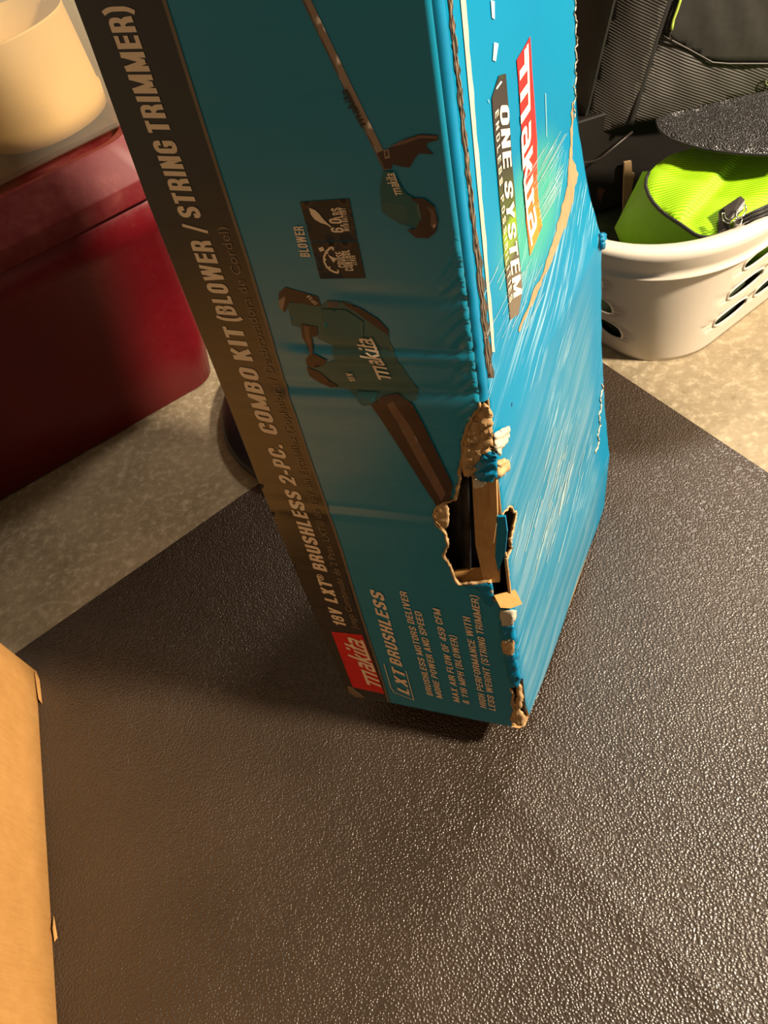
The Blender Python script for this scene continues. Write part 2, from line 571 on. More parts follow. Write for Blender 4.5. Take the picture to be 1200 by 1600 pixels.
# bottom corner is torn open too
corner_cut = [F_uv(p) for p in resample([(797, 1075), (803, 1085), (800, 1100), (806, 1112), (800, 1122)], 4, False, .6)]
corner_cut = [(max(u, RC), max(v, .004)) for u, v in corner_cut]
outline = [(RC, vtop)] + [(RC, v) for v in np.arange(vtop + .004, BH, .004)] + [(RC, BH), (left_w(BH), BH)]
outline += [(left_w(v), v) for v in np.arange(BH - .006, .003, -.006)] + [(left_w(0), 0)]
outline += [(u, 0.0) for u in np.arange(.25, .02, -.005)] + [(.016, .001)]
outline += list(reversed(corner_cut)) + [(RC, corner_cut[0][1] + .002)]
outline += [(RC, v) for v in np.arange(corner_cut[0][1] + .006, vbot - .002, .004)] + [(RC, vbot)]
outline += list(reversed(hole_uv))[1:-1]
pts, fs = cdt(outline, (), .005, .0035)
fp = obj('front_panel', [FM(u, v) for u, v in pts], fs, [M['front'], M['kraft']], box, None, True, pts)
fp['label'] = 'teal printed front panel with creases'
sm = fp.modifiers.new('thickness', 'SOLIDIFY'); sm.thickness = .0032; sm.offset = 0; sm.use_rim = True; sm.material_offset_rim = 1; sm.material_offset = 1
# make sure the panel thickens inwards
def inward(o, mod, nrm):
    me = o.data; k = np.zeros(len(me.polygons) * 3); me.polygons.foreach_get('normal', k)
    if (k.reshape(-1, 3).mean(0) @ nrm) < 0: me.flip_normals()
    mod.offset = -1
inward(fp, sm, -BY)

# side panel with its part of the hole
shole_px = resample([(784, 815), (781, 812), (787, 801), (796, 791), (801, 793), (803, 800), (807, 799), (806, 812), (803, 824), (799, 845), (799, 859), (788, 880), (779, 900),
                     (784, 917), (785, 933), (796, 938)], 3, False, .6)
sh = [S_uv(p) for p in shole_px]; sh = [(max(u, RC), v) for u, v in sh]
s_top = sh[0][1]; s_bot = sh[-1][1]; sh[0] = (RC, s_top); sh[-1] = (RC, s_bot)
scut = [S_uv(p) for p in resample([(812, 1075), (814, 1088), (821, 1100), (826, 1115), (828, 1125)], 3, False, .6)]
scut = [(max(u, RC), max(v, .002)) for u, v in scut]
so = [(RC, s_top)] + [(RC, v) for v in np.arange(s_top + .004, BH, .004)] + [(RC, BH)] + [(u, BH) for u in np.arange(.02, .43, .02)]
far = []
for v in np.arange(BH, .001, -.006):
    j = .0016 * math.sin(v * 170) * math.sin(v * 61) + rng.normal(0, .0006)
    far.append((BD + j, v))
so += far + [(BD - .002, 0)] + [(u, .0008 * math.sin(u * 60)) for u in np.arange(.42, .04, -.008)]
so += list(reversed(scut)) + [(RC, scut[0][1] + .002)] + [(RC, v) for v in np.arange(scut[0][1] + .006, s_bot - .002, .004)] + [(RC, s_bot)] + list(reversed(sh))[1:-1]
pts, fs = cdt(so, (), .007, .005)
sp = obj('side_panel', [SM(u, v) for u, v in pts], fs, [M['side'], M['kraft']], box, None, True, pts)
sp['label'] = 'scuffed bright cyan side panel'
sm = sp.modifiers.new('thickness', 'SOLIDIFY'); sm.thickness = .0032; sm.use_rim = True; sm.material_offset_rim = 1; sm.material_offset = 1
inward(sp, sm, -BX)

# rounded folded edge between front and side (interrupted by the tears)
b = MB()
def edge_strip(v0, v1):
    n = max(2, int((v1 - v0) / .006)); V = []; Fc = []; K = 6
    for i in range(n + 1):
        v = v0 + (v1 - v0) * i / n
        A = FM(RC, v); Bq = SM(RC, v); c = BN + BZ * v
        for k in range(K + 1):
            t = k / K
            V.append(A * (1 - t) ** 2 + 2 * t * (1 - t) * (c + (A - c) * .05) + Bq * t * t)
    for i in range(n):
        for k in range(K):
            a = i * (K + 1) + k; Fc.append((a, a + 1, a + K + 2, a + K + 1))
    b.add(V, Fc)
edge_strip(vtop, BH); b.build('folded_edge', M['cyan'], box)
b = MB(); edge_strip(corner_cut[0][1] + .004, min(vbot, s_bot)); b.build('folded_edge', M['cyan'], box)

# remaining walls of the box
b = MB(); vv = list(np.arange(0, BH + .001, .04)); V = []
for v in vv: V += [FM(left_w(v), v), BN + BX * left_w(v) + BY * BD + BZ * v]
b.add(V, [(2 * i, 2 * i + 1, 2 * i + 3, 2 * i + 2) for i in range(len(vv) - 1)])
b.build('left_panel', M['cyan'], box)
b = MB(); V = []
for v in vv: V += [BN + BX * left_w(v) + BY * BD + BZ * v, SM(BD, v)]
b.add(V, [(2 * i, 2 * i + 1, 2 * i + 3, 2 * i + 2) for i in range(len(vv) - 1)])
b.build('back_panel', M['cyan'], box)
def capq(v): return [FM(RC, v), FM(left_w(v), v), BN + BX * left_w(v) + BY * BD + BZ * v, SM(BD, v), SM(.2, v), SM(RC, v)]
obj('bottom_panel', capq(0.0), [(0, 1, 2, 3, 4, 5)], M['kraft'], box, None, False)
obj('top_panel', capq(BH), [(0, 1, 2, 3, 4, 5)], M['cyan'], box, None, False)

# ---- prints
def F_print(name, px, m, off=.0005, label=None, step=.006, uvs=None):
    poly = resample(uvs if uvs else [F_uv(p) for p in px], step)
    pts, fs = cdt(poly, (), step)
    o = obj(name, [FM(u, v, off) for u, v in pts], fs, m, box, None, True, pts)
    if label: o['label'] = label
    return o


def S_print(name, px, m, off=.0006, label=None, step=.006):
    poly = resample([S_uv(p) for p in px], step)
    pts, fs = cdt(poly, (), step)
    o = obj(name, [SM(u, v, off) for u, v in pts], fs, m, box, None, True, pts)
    if label: o['label'] = label
    return o


_tc = {}
def glyphs(s, bold=0.0, shear=0.0):
    key = (s, bold, shear)
    if key in _tc: return _tc[key]
    def mk(t):
        cu = bpy.data.curves.new('t', 'FONT'); cu.body = t; cu.offset = bold; cu.shear = shear; cu.resolution_u = 3
        o = bpy.data.objects.new('t', cu); C.objects.link(o); bpy.context.view_layer.update()
        me = o.evaluated_get(bpy.context.evaluated_depsgraph_get()).to_mesh()
        V = np.array([v.co[:2] for v in me.vertices]); Fs = [tuple(p.vertices) for p in me.polygons]
        C.objects.unlink(o); bpy.data.objects.remove(o); bpy.data.curves.remove(cu)
        return V, Fs
    V, Fs = mk(s); H, _ = mk('H')
    cap = H[:, 1].max(); x0 = V[:, 0].min(); x1 = V[:, 0].max()
    V = V.copy(); V[:, 0] = (V[:, 0] - x0) / (x1 - x0); V[:, 1] = V[:, 1] / cap
    _tc[key] = (V, Fs); return _tc[key]


def rounded(P, r, closed=False):
    P = [np.array(p, float) for p in P]; n = len(P); out = []
    for i, p in enumerate(P):
        if not closed and i in (0, n - 1): out.append(p); continue
        a = P[(i - 1) % n] - p; c = P[(i + 1) % n] - p; la = np.linalg.norm(a); lc = np.linalg.norm(c)
        k = min(r, la * .499, lc * .499)
        if k < .01: out.append(p); continue
        q0 = p + a / la * k; q1 = p + c / lc * k
        for t in (0, .25, .5, .75, 1): out.append(q0 * (1 - t) ** 2 + 2 * t * (1 - t) * (p * .86 + (q0 + q1) * .07) + q1 * t * t)
    return out


def stroke(P, w, closed=False):
    P = [np.array(p, float) for p in P]; n = len(P); V = []
    for i in range(n):
        a = P[i] - P[i - 1] if (i or closed) else P[1] - P[0]
        c = P[(i + 1) % n] - P[i] if (i < n - 1 or closed) else a
        a = a / (np.linalg.norm(a) + 1e-9); c = c / (np.linalg.norm(c) + 1e-9)
        na = np.array([-a[1], a[0]]); m = na + np.array([-c[1], c[0]]); L = np.linalg.norm(m)
        if L < .3: m = na
        else: m = m / L; m = m / max(m @ na, .45)
        V += [P[i] + m * w / 2, P[i] - m * w / 2]
    F = [(2 * i, 2 * i + 1, (2 * i + 3) % (2 * n), (2 * i + 2) % (2 * n)) for i in range(n if closed else n - 1)]
    return V, F


def glyph(ch, t):
    h = t / 2; w = .52; L, Rr, B, T = h, .52 - h, h * .9, 1 - h * .9; r = .2; g = []
    def s_(pts, rad=0.0, closed=False, tt=None): g.append((rounded(pts, rad, closed) if rad else pts, tt or t, closed))
    tb = t * .88
    if ch == 'O' or ch == '0': s_([(L, B), (Rr, B), (Rr, T), (L, T)], r, True)
    elif ch == 'C': s_([(Rr, .64), (Rr, T), (L, T), (L, B), (Rr, B), (Rr, .36)], r)
    elif ch == 'G': s_([(Rr, .66), (Rr, T), (L, T), (L, B), (Rr, B), (Rr, .30)], r); s_([(w * .5, .46), (Rr + h, .46)], 0, False, tb); s_([(Rr, .48), (Rr, .1)])
    elif ch == 'S': s_([(Rr, .68), (Rr, T), (L, T), (L, .56), (Rr, .44), (Rr, B), (L, B), (L, .32)], r * .8)
    elif ch == 'B': s_([(L, 0), (L, 1)]); s_([(L, T), (Rr - .02, T), (Rr - .02, .53), (L, .53)], .16, False, tb); s_([(L, .53), (Rr, .53), (Rr, B), (L, B)], .16, False, tb)
    elif ch == 'R': s_([(L, 0), (L, 1)]); s_([(L, T), (Rr, T), (Rr, .46), (L, .46)], .17, False, tb); s_([(.30, .46), (Rr, .32), (Rr + .02, 0)], .1)
    elif ch == 'P': s_([(L, 0), (L, 1)]); s_([(L, T), (Rr, T), (Rr, .42), (L, .42)], .18, False, tb)
    elif ch == 'D': s_([(L, 0), (L, 1)]); s_([(L, T), (Rr, T), (Rr, B), (L, B)], .2, False, tb); s_([(Rr, .25), (Rr, .75)])
    elif ch == 'U': s_([(L, 1), (L, B), (Rr, B), (Rr, 1)], r)
    elif ch == 'E': w = .46; s_([(L, 0), (L, 1)]); [s_([(L, y), (w, y)], 0, False, tb) for y in (B, .52, T)]
    elif ch == 'F': w = .44; s_([(L, 0), (L, 1)]); [s_([(L, y), (w, y)], 0, False, tb) for y in (.50, T)]
    elif ch == 'L': w = .43; s_([(L, 0), (L, 1)]); s_([(L, B), (w, B)], 0, False, tb)
    elif ch == 'T': w = .48; s_([(.24, 0), (.24, 1)]); s_([(0, T), (w, T)], 0, False, tb)
    elif ch == 'I': w = t; s_([(h, 0), (h, 1)])
    elif ch == '1': w = .36; s_([(.36 - h, 0), (.36 - h, 1)]); s_([(.02, .74), (.2, .78), (.36 - h, .95)], .05, False, t * .7)
    elif ch == 'H': s_([(L, 0), (L, 1)]); s_([(Rr, 0), (Rr, 1)]); s_([(L, .52), (Rr, .52)], 0, False, tb)
    elif ch == 'N': s_([(L, 0), (L, 1)]); s_([(Rr, 0), (Rr, 1)]); s_([(L, 1), (Rr, 0)], 0, False, t * .78)
    elif ch == 'M': w = .70; s_([(L, 0), (L, 1)]); s_([(w - h, 0), (w - h, 1)]); s_([(L, 1), (w / 2, .08)], 0, False, t * .82); s_([(w - h, 1), (w / 2, .08)], 0, False, t * .82)
    elif ch == 'W': w = .84; [s_([a, c], 0, False, t * .88) for a, c in (((h, 1), (.23, 0)), ((.23, 0), (.42, 1)), ((.42, 1), (.61, 0)), ((.61, 0), (w - h, 1)))]
    elif ch == 'V': w = .56; s_([(h, 1), (.28, 0)]); s_([(w - h, 1), (.28, 0)])
    elif ch == 'A': w = .58; s_([(h, 0), (.29, 1)]); s_([(w - h, 0), (.29, 1)]); s_([(.14, .28), (.44, .28)], 0, False, t * .7)
    elif ch == 'X': w = .56; s_([(h, 0), (w - h, 1)]); s_([(h, 1), (w - h, 0)])
    elif ch == 'Y': w = .56; s_([(h, 1), (.28, .42)]); s_([(w - h, 1), (.28, .42)]); s_([(.28, .46), (.28, 0)])
    elif ch == 'K': w = .56; s_([(L, 0), (L, 1)]); s_([(L, .36), (w - h, 1)]); s_([(.24, .60), (w - h, 0)])
    elif ch == '2': s_([(L, .66), (L, T), (Rr, T), (Rr, .58), (L + .02, B)], .18); s_([(0, B), (w, B)], 0, False, tb)
    elif ch == '4': w = .54; s_([(.40, 0), (.40, 1)]); s_([(.40, .96), (.06, .30)], 0, False, t * .7); s_([(.0, .26), (w, .26)], 0, False, tb)
    elif ch == '5': s_([(Rr + h, T), (L, T), (L, .52), (Rr, .60), (Rr, B), (L, B), (L, .28)], .16)
    elif ch == '6': s_([(Rr, .72), (Rr, T), (L, T), (L, B), (Rr, B), (Rr, .56), (L, .56)], r * .9)
    elif ch == '9': s_([(L, .28), (L, B), (Rr, B), (Rr, T), (L, T), (L, .44), (Rr, .44)], r * .9)
    elif ch == '8': s_([(L + .02, .53), (Rr - .02, .53), (Rr - .02, T), (L + .02, T)], .12, True, t * .78); s_([(L, B), (Rr, B), (Rr, .53), (L, .53)], .13, True, t * .78)
    elif ch == '-': w = .28; s_([(0, .38), (w, .38)])
    elif ch == '.': w = t; s_([(h, 0), (h, t)])
    elif ch == '/': w = .36; s_([(.04, -.05), (.32, 1.05)], 0, False, t * .7)
    elif ch == '(': w = .26; s_([(.24, 1.08), (h, .8), (h, .1), (.24, -.18)], .25, False, t * .8)
    elif ch == ')': w = .26; s_([(.02, 1.08), (.26 - h, .8), (.26 - h, .1), (.02, -.18)], .25, False, t * .8)
    elif ch == '&': w = .58; s_([(.55, .0), (.12, .72), (.14, T), (.40, T), (.40, .66), (L, .40), (L, B), (.40, B), (.54, .42)], .12, False, t * .85)
    elif ch == '\u00ae': w = 1.0; s_([(.08, .08), (.92, .08), (.92, .92), (.08, .92)], .42, True, .11); s_([(.36, .25), (.36, .75), (.62, .75), (.62, .5), (.36, .5)], 0, False, .11); s_([(.5, .5), (.66, .25)], 0, False, .11)
    else: w = .26
    return w, g


def stroke_text(s, t, gap=.11):
    V = []; F = []; x = 0
    for ch in s:
        if ch == ' ': x += .27; continue
        w, g = glyph(ch, t)
        for P, tt, cl in g:
            v, f = stroke(P, tt, cl); n = len(V); V += [(a[0] + x, a[1]) for a in v]; F += [tuple(i + n for i in q) for q in f]
        x += w + gap
    V = np.array(V); V[:, 0] /= (x - gap); return V, F


def script_text(t=.27, asc=1.5):
    """the script word on the labels: unit = x-height"""
    G = []
    def s_(P, tt=t, rad=0, cl=False): G.append((rounded(P, rad, cl) if rad else P, tt, cl))
    tb = .2
    s_([(-.35, .90), (1.62, .90)], tb)
    for x in (.2, .85, 1.5): s_([(x, 0), (x, .95)])
    for x in (1.98, 4.92): s_([(x - .02, .90), (x + .58, .90), (x + .58, 0)], .24, .16); s_([(x + .56, .52), (x, .52), (x, .09), (x + .56, .09)], .2, .14)
    s_([(2.98, 0), (2.98, asc)]); s_([(3.0, .42), (3.55, .96)], .24); s_([(3.18, .56), (3.55, .06)], .24)
    s_([(3.92, 0), (3.92, .95)]); s_([(3.92, asc - .32), (3.92, asc - .08)])
    s_([(4.42, 0), (4.42, asc - .1)]); s_([(4.2, .90), (4.78, .90)], tb)
    s_([(2.5, .09), (2.9, .09)], .18); s_([(3.5, .09), (4.9, .09)], .18); s_([(5.45, .09), (5.85, .09)], .18)
    V = []; F = []
    for P, tt, cl in G:
        v, f = stroke(P, tt, cl); n = len(V); V += [tuple(a) for a in v]; F += [tuple(i + n for i in q) for q in f]
    V = np.array(V); V[:, 0] = V[:, 0] / 5.85; return V, F


def text_on(b, face, s, start, end, cap, bold=.012, shear=0.0, off=.001, k=0):
    """lettering from pixel start to pixel end of its baseline, cap height in metres"""
    U, Mp, sg = (F_uv, FM, 1) if face == 'front' else (S_uv, SM, -1)
    a = np.array(U(start)); e = np.array(U(end)); d = e - a; L = np.linalg.norm(d); d /= L
    p = np.array([d[1], -d[0]]) * sg
    if bold >= 1: V, Fs = stroke_text(s, bold - 1)
    elif bold == -1: V, Fs = script_text()
    elif bold == -2: V, Fs = script_text(.27, 1.15)
    else: V, Fs = glyphs(s, bold, shear)
    if bold >= 1 or bold < 0: V = np.array([(x + shear * y * cap / L, y) for x, y in V])
    b.add([Mp(*(a + d * L * x + p * cap * y), off) for x, y in V], Fs, k)


# black title band with its thin tan line
vv = np.arange(0.002, BH - .001, .006)
bw = lambda v: float(np.interp(v, [0, .317, .55, .676, .856, 1.1], [.1934, .1907, .1932, .1899, .1891, .189]))
poly = [(left_w(v) - .0005, v) for v in vv] + [(bw(v), v) for v in reversed(vv)]
pts, fs = cdt(poly, (), .006)
title_band = obj('title_band', [FM(u, v, .0005) for u, v in pts], fs, M['band'], box, None, True, pts); title_band['label'] = 'black printed title band'
V = []; Fc = []
for i, v in enumerate(vv): V += [FM(bw(v), v, .0007), FM(bw(v) - .0032, v, .0007)]
obj('band_line', V, [(2 * i, 2 * i + 1, 2 * i + 3, 2 * i + 2) for i in range(len(vv) - 1)], M['tan_line'], title_band)['label'] = 'thin tan printed line'
red_label = F_print('red_label', [(518, 986), (566, 991), (601, 1084), (551, 1073)], M['red_print'], .0008, 'small red printed label with white lettering')

b = MB()
B1 = .2166
def basept(y, u=B1):   # pixel on the front at a given baseline u for a given image row
    lo, hi = 0.0, 1.0
    for _ in range(40):
        m = (lo + hi) / 2; P = FM(u, m); q = ROT.T @ (P - EYE); yy = 800 - FPX * q[1] / -q[2]
        if yy > y: lo = m
        else: hi = m
    P = FM(u, m); q = ROT.T @ (P - EYE); return (600 + FPX * q[0] / -q[2], y)


for s, y0, y1 in [('18V', 979, 952), ('LXT', 942, 909), ('BRUSHLESS', 893, 768), ('2-PC.', 758, 694), ('COMBO', 679, 577), ('KIT', 564, 512),
                  ('(BLOWER', 503, 376), ('/', 363, 351), ('STRING', 340, 219), ('TRIMMER)', 207, 8)]:
    sc = float(np.interp(y0, [0, 500, 979], [.0200, .0200, .0172]))
    text_on(b, 'front', s, basept(y0), basept(y1), sc, 1.205, .16 if y0 > 570 else .08)
text_on(b, 'front', '\u00ae', basept(907, B1 + .008), basept(897, B1 + .008), .0095, 1.2)
b.build('title_lettering', M['white'], title_band, False)['label'] = 'white title lettering'
b = MB()
text_on(b, 'front', 'Juego Combinado de 2 Pzas. LXT\u00ae de 18V sin Escobillas (Sopladora / Desbrozadora de Cordel)', basept(982, .2005), basept(353, .1972), .0088, .002)
b.build('subtitle_lettering', M['grey_txt'], title_band, False)['label'] = 'grey Spanish subtitle lettering'

b = MB()
text_on(b, 'front', 'makita', (597, 1074), (568, 1000), .0215, -1, .45, .0013)
b.build('label_lettering', M['white'], red_label, False)['label'] = 'white script lettering on red label'

# bottom feature text
b = MB()
text_on(b, 'front', 'BRUSHLESS', (629, 1042), (599, 926), .0160, 1.19, .35)
text_on(b, 'front', 'LXT', (641, 1086), (631, 1049), .0165, 1.19, .45)
lx = [F_uv(p) for p in [(600, 1037), (611, 1074), (616, 1081), (647, 1093), (634, 1048)]]
for a, e in zip(lx, lx[1:]):
    a = np.array(a); e = np.array(e); d = e - a; d /= np.linalg.norm(d); q = np.array([-d[1], d[0]]) * .0006
    b.add([FM(*(a + q), .001), FM(*(e + q), .001), FM(*(e - q), .001), FM(*(a - q), .001)], [(0, 1, 2, 3)])
for s, p, q in [('BRUSHLESS MOTORS DELIVER', (677, 1087), (636, 924)), ('MORE POWER AND SPEED', (692, 1091), (659, 955)),
                ('MAX AIR FLOW OF 459 CFM', (719, 1097), (688, 951)), ('& 116 MPH (BLOWER)', (734, 1100), (713, 993)),
                ('HIGH PERFORMANCE WITH', (761, 1106), (735, 964)), ('LESS WEIGHT (STRING TRIMMER)', (775, 1110), (747, 930))]:
    text_on(b, 'front', s, p, q, .0086, 1.17, .22)
b.build('feature_lettering', M['white'], box, False)['label'] = 'white feature list lettering'

# icon panel
F_print('icon_panel', [(469, 315), (546, 310), (558.5, 376), (485, 377)], M['dark'], .0006)
F_print('icon_panel', [(485.5, 378.5), (559, 377.5), (571, 435), (500, 436)], M['dark'], .0006)
b = MB()
text_on(b, 'front', 'BLOWER', (485, 401), (474, 353), .0085, 1.19)
text_on(b, 'front', '6.0', (538, 363), (534, 341), .0105, 1.19)
text_on(b, 'front', 'LBS', (537, 339), (532, 323), .0080, 1.19)
text_on(b, 'front', 'WITH BATTERY', (547, 361), (540, 324), .0046, 1.19)
text_on(b, 'front', 'CRUISE', (542, 418), (537, 393), .0072, 1.19)
text_on(b, 'front', 'CONTROL', (553, 423), (546, 390), .0072, 1.19)
text_on(b, 'front', 'LEVER', (558, 414), (555, 399), .0045, 1.19)
def line_on(pxs, w, off=.0011):
    q = [np.array(F_uv(p)) for p in pxs]; V = []
    for i, p in enumerate(q):
        t = q[min(i + 1, len(q) - 1)] - q[max(i - 1, 0)]; t /= np.linalg.norm(t); nn = np.array([-t[1], t[0]])
        ww = w[i] if isinstance(w, list) else w
        V += [FM(*(p + nn * ww), off), FM(*(p - nn * ww), off)]
    b.add(V, [(2 * i, 2 * i + 1, 2 * i + 3, 2 * i + 2) for i in range(len(q) - 1)])
line_on([(518, 354), (511, 349), (503, 344), (496, 338), (490, 331), (484, 324)], [.0004, .0008, .0022, .0032, .0028, .0003])
arc = [(521, 386), (516, 387), (510, 393), (506.5, 401), (507, 409), (511, 417), (517, 422), (523, 425), (529, 426)]
line_on(arc, .0009)
for p, q in [((521, 386), (520.5, 391)), ((510, 393), (513, 396)), ((506.5, 405), (510, 405)), ((514, 419.5), (516, 416)), ((529, 426), (528, 421))]: line_on([p, q], .0007)
line_on([(513, 398), (518, 402.5), (524, 407)], [.0003, .0012, .0026]); line_on([(501, 386), (504, 392)], .0022)
b.build('icon_lettering', M['white'], box, False)['label'] = 'white icons and lettering'

# picture of the string trimmer
def picture(name, layers, mats, label):
    mb = MB(); off = .0005; uvs = []
    for px, k in layers:
        poly = resample([F_uv(p) for p in px], .004); pts, fs = cdt(poly, (), .004)
        mb.add([FM(u, v, off) for u, v in pts], fs, k); uvs += pts; off += .0001
    o = mb.build(name, mats, box, True, uvs); o['label'] = label; return o
def c2(pts): return [(400 + x / 3, y / 3) for x, y in pts]
shaft = [(473, 0), (487, 0), (613, 263), (600, 266)]
top = [(402, -150), (414, -152)]
pic = picture('trimmer_picture', [
    ([top[0], (473, 0), (600, 266), (613, 263), (487, 0), top[1]], 4),
    ([top[0], (473, 0), (600, 266), (602.5, 265.5), (476, 0), (404, -150)], 5),
    (c2([(570, 715), (640, 690), (700, 650), (770, 627), (852, 632), (856, 655), (805, 668), (800, 690), (835, 722), (765, 718), (745, 742), (722, 783), (690, 782), (640, 768), (635, 790), (605, 790)]), 0),
    (c2([(620, 690), (690, 655), (770, 632), (850, 636), (852, 648), (770, 645), (700, 672)]), 1),
    (c2([(600, 700), (624, 697), (630, 738), (606, 742)]), 4), (c2([(607, 706), (618, 704), (622, 728), (611, 732)]), 0),
    (c2([(600, 800), (640, 800), (705, 905), (765, 940), (785, 1030), (748, 1068), (670, 1045), (592, 992), (583, 880)]), 2),
    (c2([(592, 940), (640, 945), (700, 960), (720, 1010), (700, 1045), (640, 1025), (592, 992)]), 3),
    (c2([(722, 925), (790, 928), (838, 965), (855, 1030), (845, 1085), (810, 1115), (750, 1112), (710, 1075), (748, 1070), (778, 1020), (765, 955)]), 0),
    (c2([(800, 960), (838, 985), (850, 1040), (835, 1075), (820, 1050), (822, 1000)]), 1)],
    [M['brown'], M['brown_l'], M['teal_d'], M['teal_g'], M['steel'], M['steel_d']], 'printed picture of a string trimmer')
b = MB(); text_on(b, 'front', 'makita', (630, 302), (617, 268), .0052, -1, .3, .0020); b.build('motor_lettering', M['white'], pic, False)['label'] = 'white script on pictured motor'
b = MB(); text_on(b, 'front', 'makita', (573, 194), (543, 137), .0040, -1, .3, .0012)
b.build('shaft_lettering', M['dark'], pic, False)['label'] = 'dark lettering along pictured shaft'

def c6(pts): return [(400 + x * .3, 400 + y * .3) for x, y in pts]
pic = picture('blower_picture', [
    (c6([(160, 240), (335, 262), (372, 232), (480, 240), (600, 310), (685, 375), (698, 450), (750, 560), (845, 690), (840, 745), (720, 770), (620, 768), (560, 772), (525, 730), (480, 695), (400, 685), (345, 650), (280, 600),
         (285, 560), (330, 560), (372, 555), (412, 540), (395, 470), (320, 430), (330, 370), (240, 380), (185, 360)]), 2),
    (c6([(118, 195), (150, 163), (322, 213), (338, 262), (300, 262), (175, 238), (150, 295), (118, 262)]), 0),
    (c6([(118, 232), (148, 210), (152, 225), (138, 290), (120, 262)]), 6),
    (c6([(368, 238), (425, 236), (428, 265), (380, 270)]), 4),
    (c6([(440, 238), (540, 268), (640, 330), (692, 385), (690, 410), (600, 350), (520, 290), (470, 262)]), 1),
    (c6([(235, 352), (322, 370), (318, 420), (290, 420), (300, 500), (330, 515), (375, 540), (345, 570), (300, 580), (268, 570), (262, 535), (285, 505), (240, 420)]), 1),
    (c6([(265, 575), (330, 600), (400, 655), (430, 680), (390, 685), (330, 655), (280, 620)]), 0),
    (c6([(248, 362), (278, 366), (282, 430), (300, 500), (288, 515), (262, 440)]), 5),
    (c6([(340, 275), (470, 280), (560, 340), (560, 420), (470, 450), (370, 420)]), 3),
    (c6([(525, 700), (640, 705), (615, 755), (560, 768), (535, 745)]), 3)]
    + [([(582, 630), (598, 617), (622, 613), (646, 628), (661, 658), (708, 757), (704, 782), (693, 784), (683, 790), (663, 760), (620, 690)], 0),
       ([(606, 628), (616, 624), (640, 660), (697, 770), (690, 782), (655, 720)], 5)],
    [M['brown'], M['brown'], M['teal_g'], M['teal_d'], M['steel_d'], M['brown_l'], M['steel']], 'printed picture of a leaf blower')
b = MB(); text_on(b, 'front', 'makita', (613, 590), (582, 527), .0120, -1, .4, .0019)
b.build('blower_lettering', M['white'], pic, False)['label'] = 'white script on pictured blower'; b = MB()
text_on(b, 'front', '18V', (558, 594), (551, 581), .006, 1.17, .2, .0019); b.build('blower_lettering', M['white'], pic, False)['label'] = 'small white lettering on pictured blower'; b = MB()
text_on(b, 'front', 'LXT 5.0', (497, 473), (484, 460), .0035, 1.19, .2, .0019)
b.build('blower_lettering', M['white'], pic, False)['label'] = 'white lettering on pictured blower'

# ---- prints on the side
red_m = ramp_v('red_orange_print', [(0, lin(236, 120, 40)), (.35, lin(242, 90, 40)), (.6, lin(226, 40, 34)), (1, lin(222, 32, 36))], .585, .69)
blk_m = ramp_v('black_green_print', [(0, lin(96, 84, 70)), (.25, lin(62, 58, 46)), (.42, lin(110, 134, 30)), (.6, lin(118, 146, 24)), (.68, lin(60, 66, 36)), (1, lin(42, 38, 38))], .57, .70)
red_emblem = S_print('red_emblem', [(827, 57), (806, 94), (809, 130), (817, 250), (827, 400), (846, 353), (838, 220), (830, 110)], red_m, .0008, 'red to orange printed emblem with white lettering')
b = MB()
text_on(b, 'side', 'makita', (809, 108), (828, 386), .034, -2, .0, .0014)
b.add([SM(*S_uv(p), .0014) for p in [(816.5, 79), (820, 74), (821, 104), (817, 104)]], [(0, 1, 2, 3)])
b.build('emblem_lettering', M['white'], red_emblem, False)['label'] = 'white lettering on red emblem'
system_label = S_print('system_label', [(789, 115), (778, 118), (767, 153), (776, 270), (788, 420), (796, 500), (809, 491), (815, 455), (803, 300), (795, 190)], blk_m, .0008, 'black and green slanted printed label')
b = MB()
text_on(b, 'side', 'ONE', (778, 165), (784, 264), .027, 1.18, .3, .0014)
text_on(b, 'side', 'SYSTEM', (785, 284), (800, 466), .027, 1.18, .3, .0014)
text_on(b, 'side', 'E N D L E S S   P O S S I B I L I T I E S', (771, 176), (794, 474), .0095, 1.13, 0, .0014)
b.build('system_lettering', M['white'], system_label, False)['label'] = 'white lettering on black label'

# split strip, fibres and pale tape line along the folded edge above the tear
def S_strip(name, cols, m, off, label=None):
    """cols: list of (y, x0, x1) pixel rows down the picture"""
    V = []
    for y, x0, x1 in cols: V += [SM(*S_uv((x0, y)), off), SM(*S_uv((x1, y)), off)]
    o = obj(name, V, [(2 * i, 2 * i + 1, 2 * i + 3, 2 * i + 2) for i in range(len(cols) - 1)], m, box)
    if label: o['label'] = label
    return o
ys = [y for y in range(-460, 600, 10) if S_uv((float(np.interp(y, [-600, 0, 400, 600], [620, 698, 741, 762])), y))[1] < BH - .005]
def wob(y, a, s): return a * math.sin(y * .11 * s) + a * .6 * math.sin(y * .27 * s + 1)
ex = lambda y: float(np.interp(y, [-600, 0, 400, 600], [620, 698, 741, 762]))
S_strip('split_shade', [(y, ex(y) + wob(y, 1, 1), ex(y) + 7 + wob(y, 1.5, 1.7) + (3 if y > 380 else 0)) for y in ys], M['dark'], .0006, 'flat dark strip standing for the shade in the split folded edge')  # dark strip laid flat, painting the shade inside the open split
for k in range(2):
    path = [S_pl((ex(y) + 3.5 + 3.2 * k + wob(y + 37 * k, .9, .5 + .2 * k), y), .0008 + .0004 * math.sin(y * .3 + k)) for y in ys]
    b = MB(); b.add(*tube(path, .0010, 5, rr=[.0003 + .0006 * abs(math.sin(y * .21 + k * 2)) for y in ys])); b.build('torn_fibre', M['fibre_dark'], box)['label'] = 'frayed kraft fibres in the split'
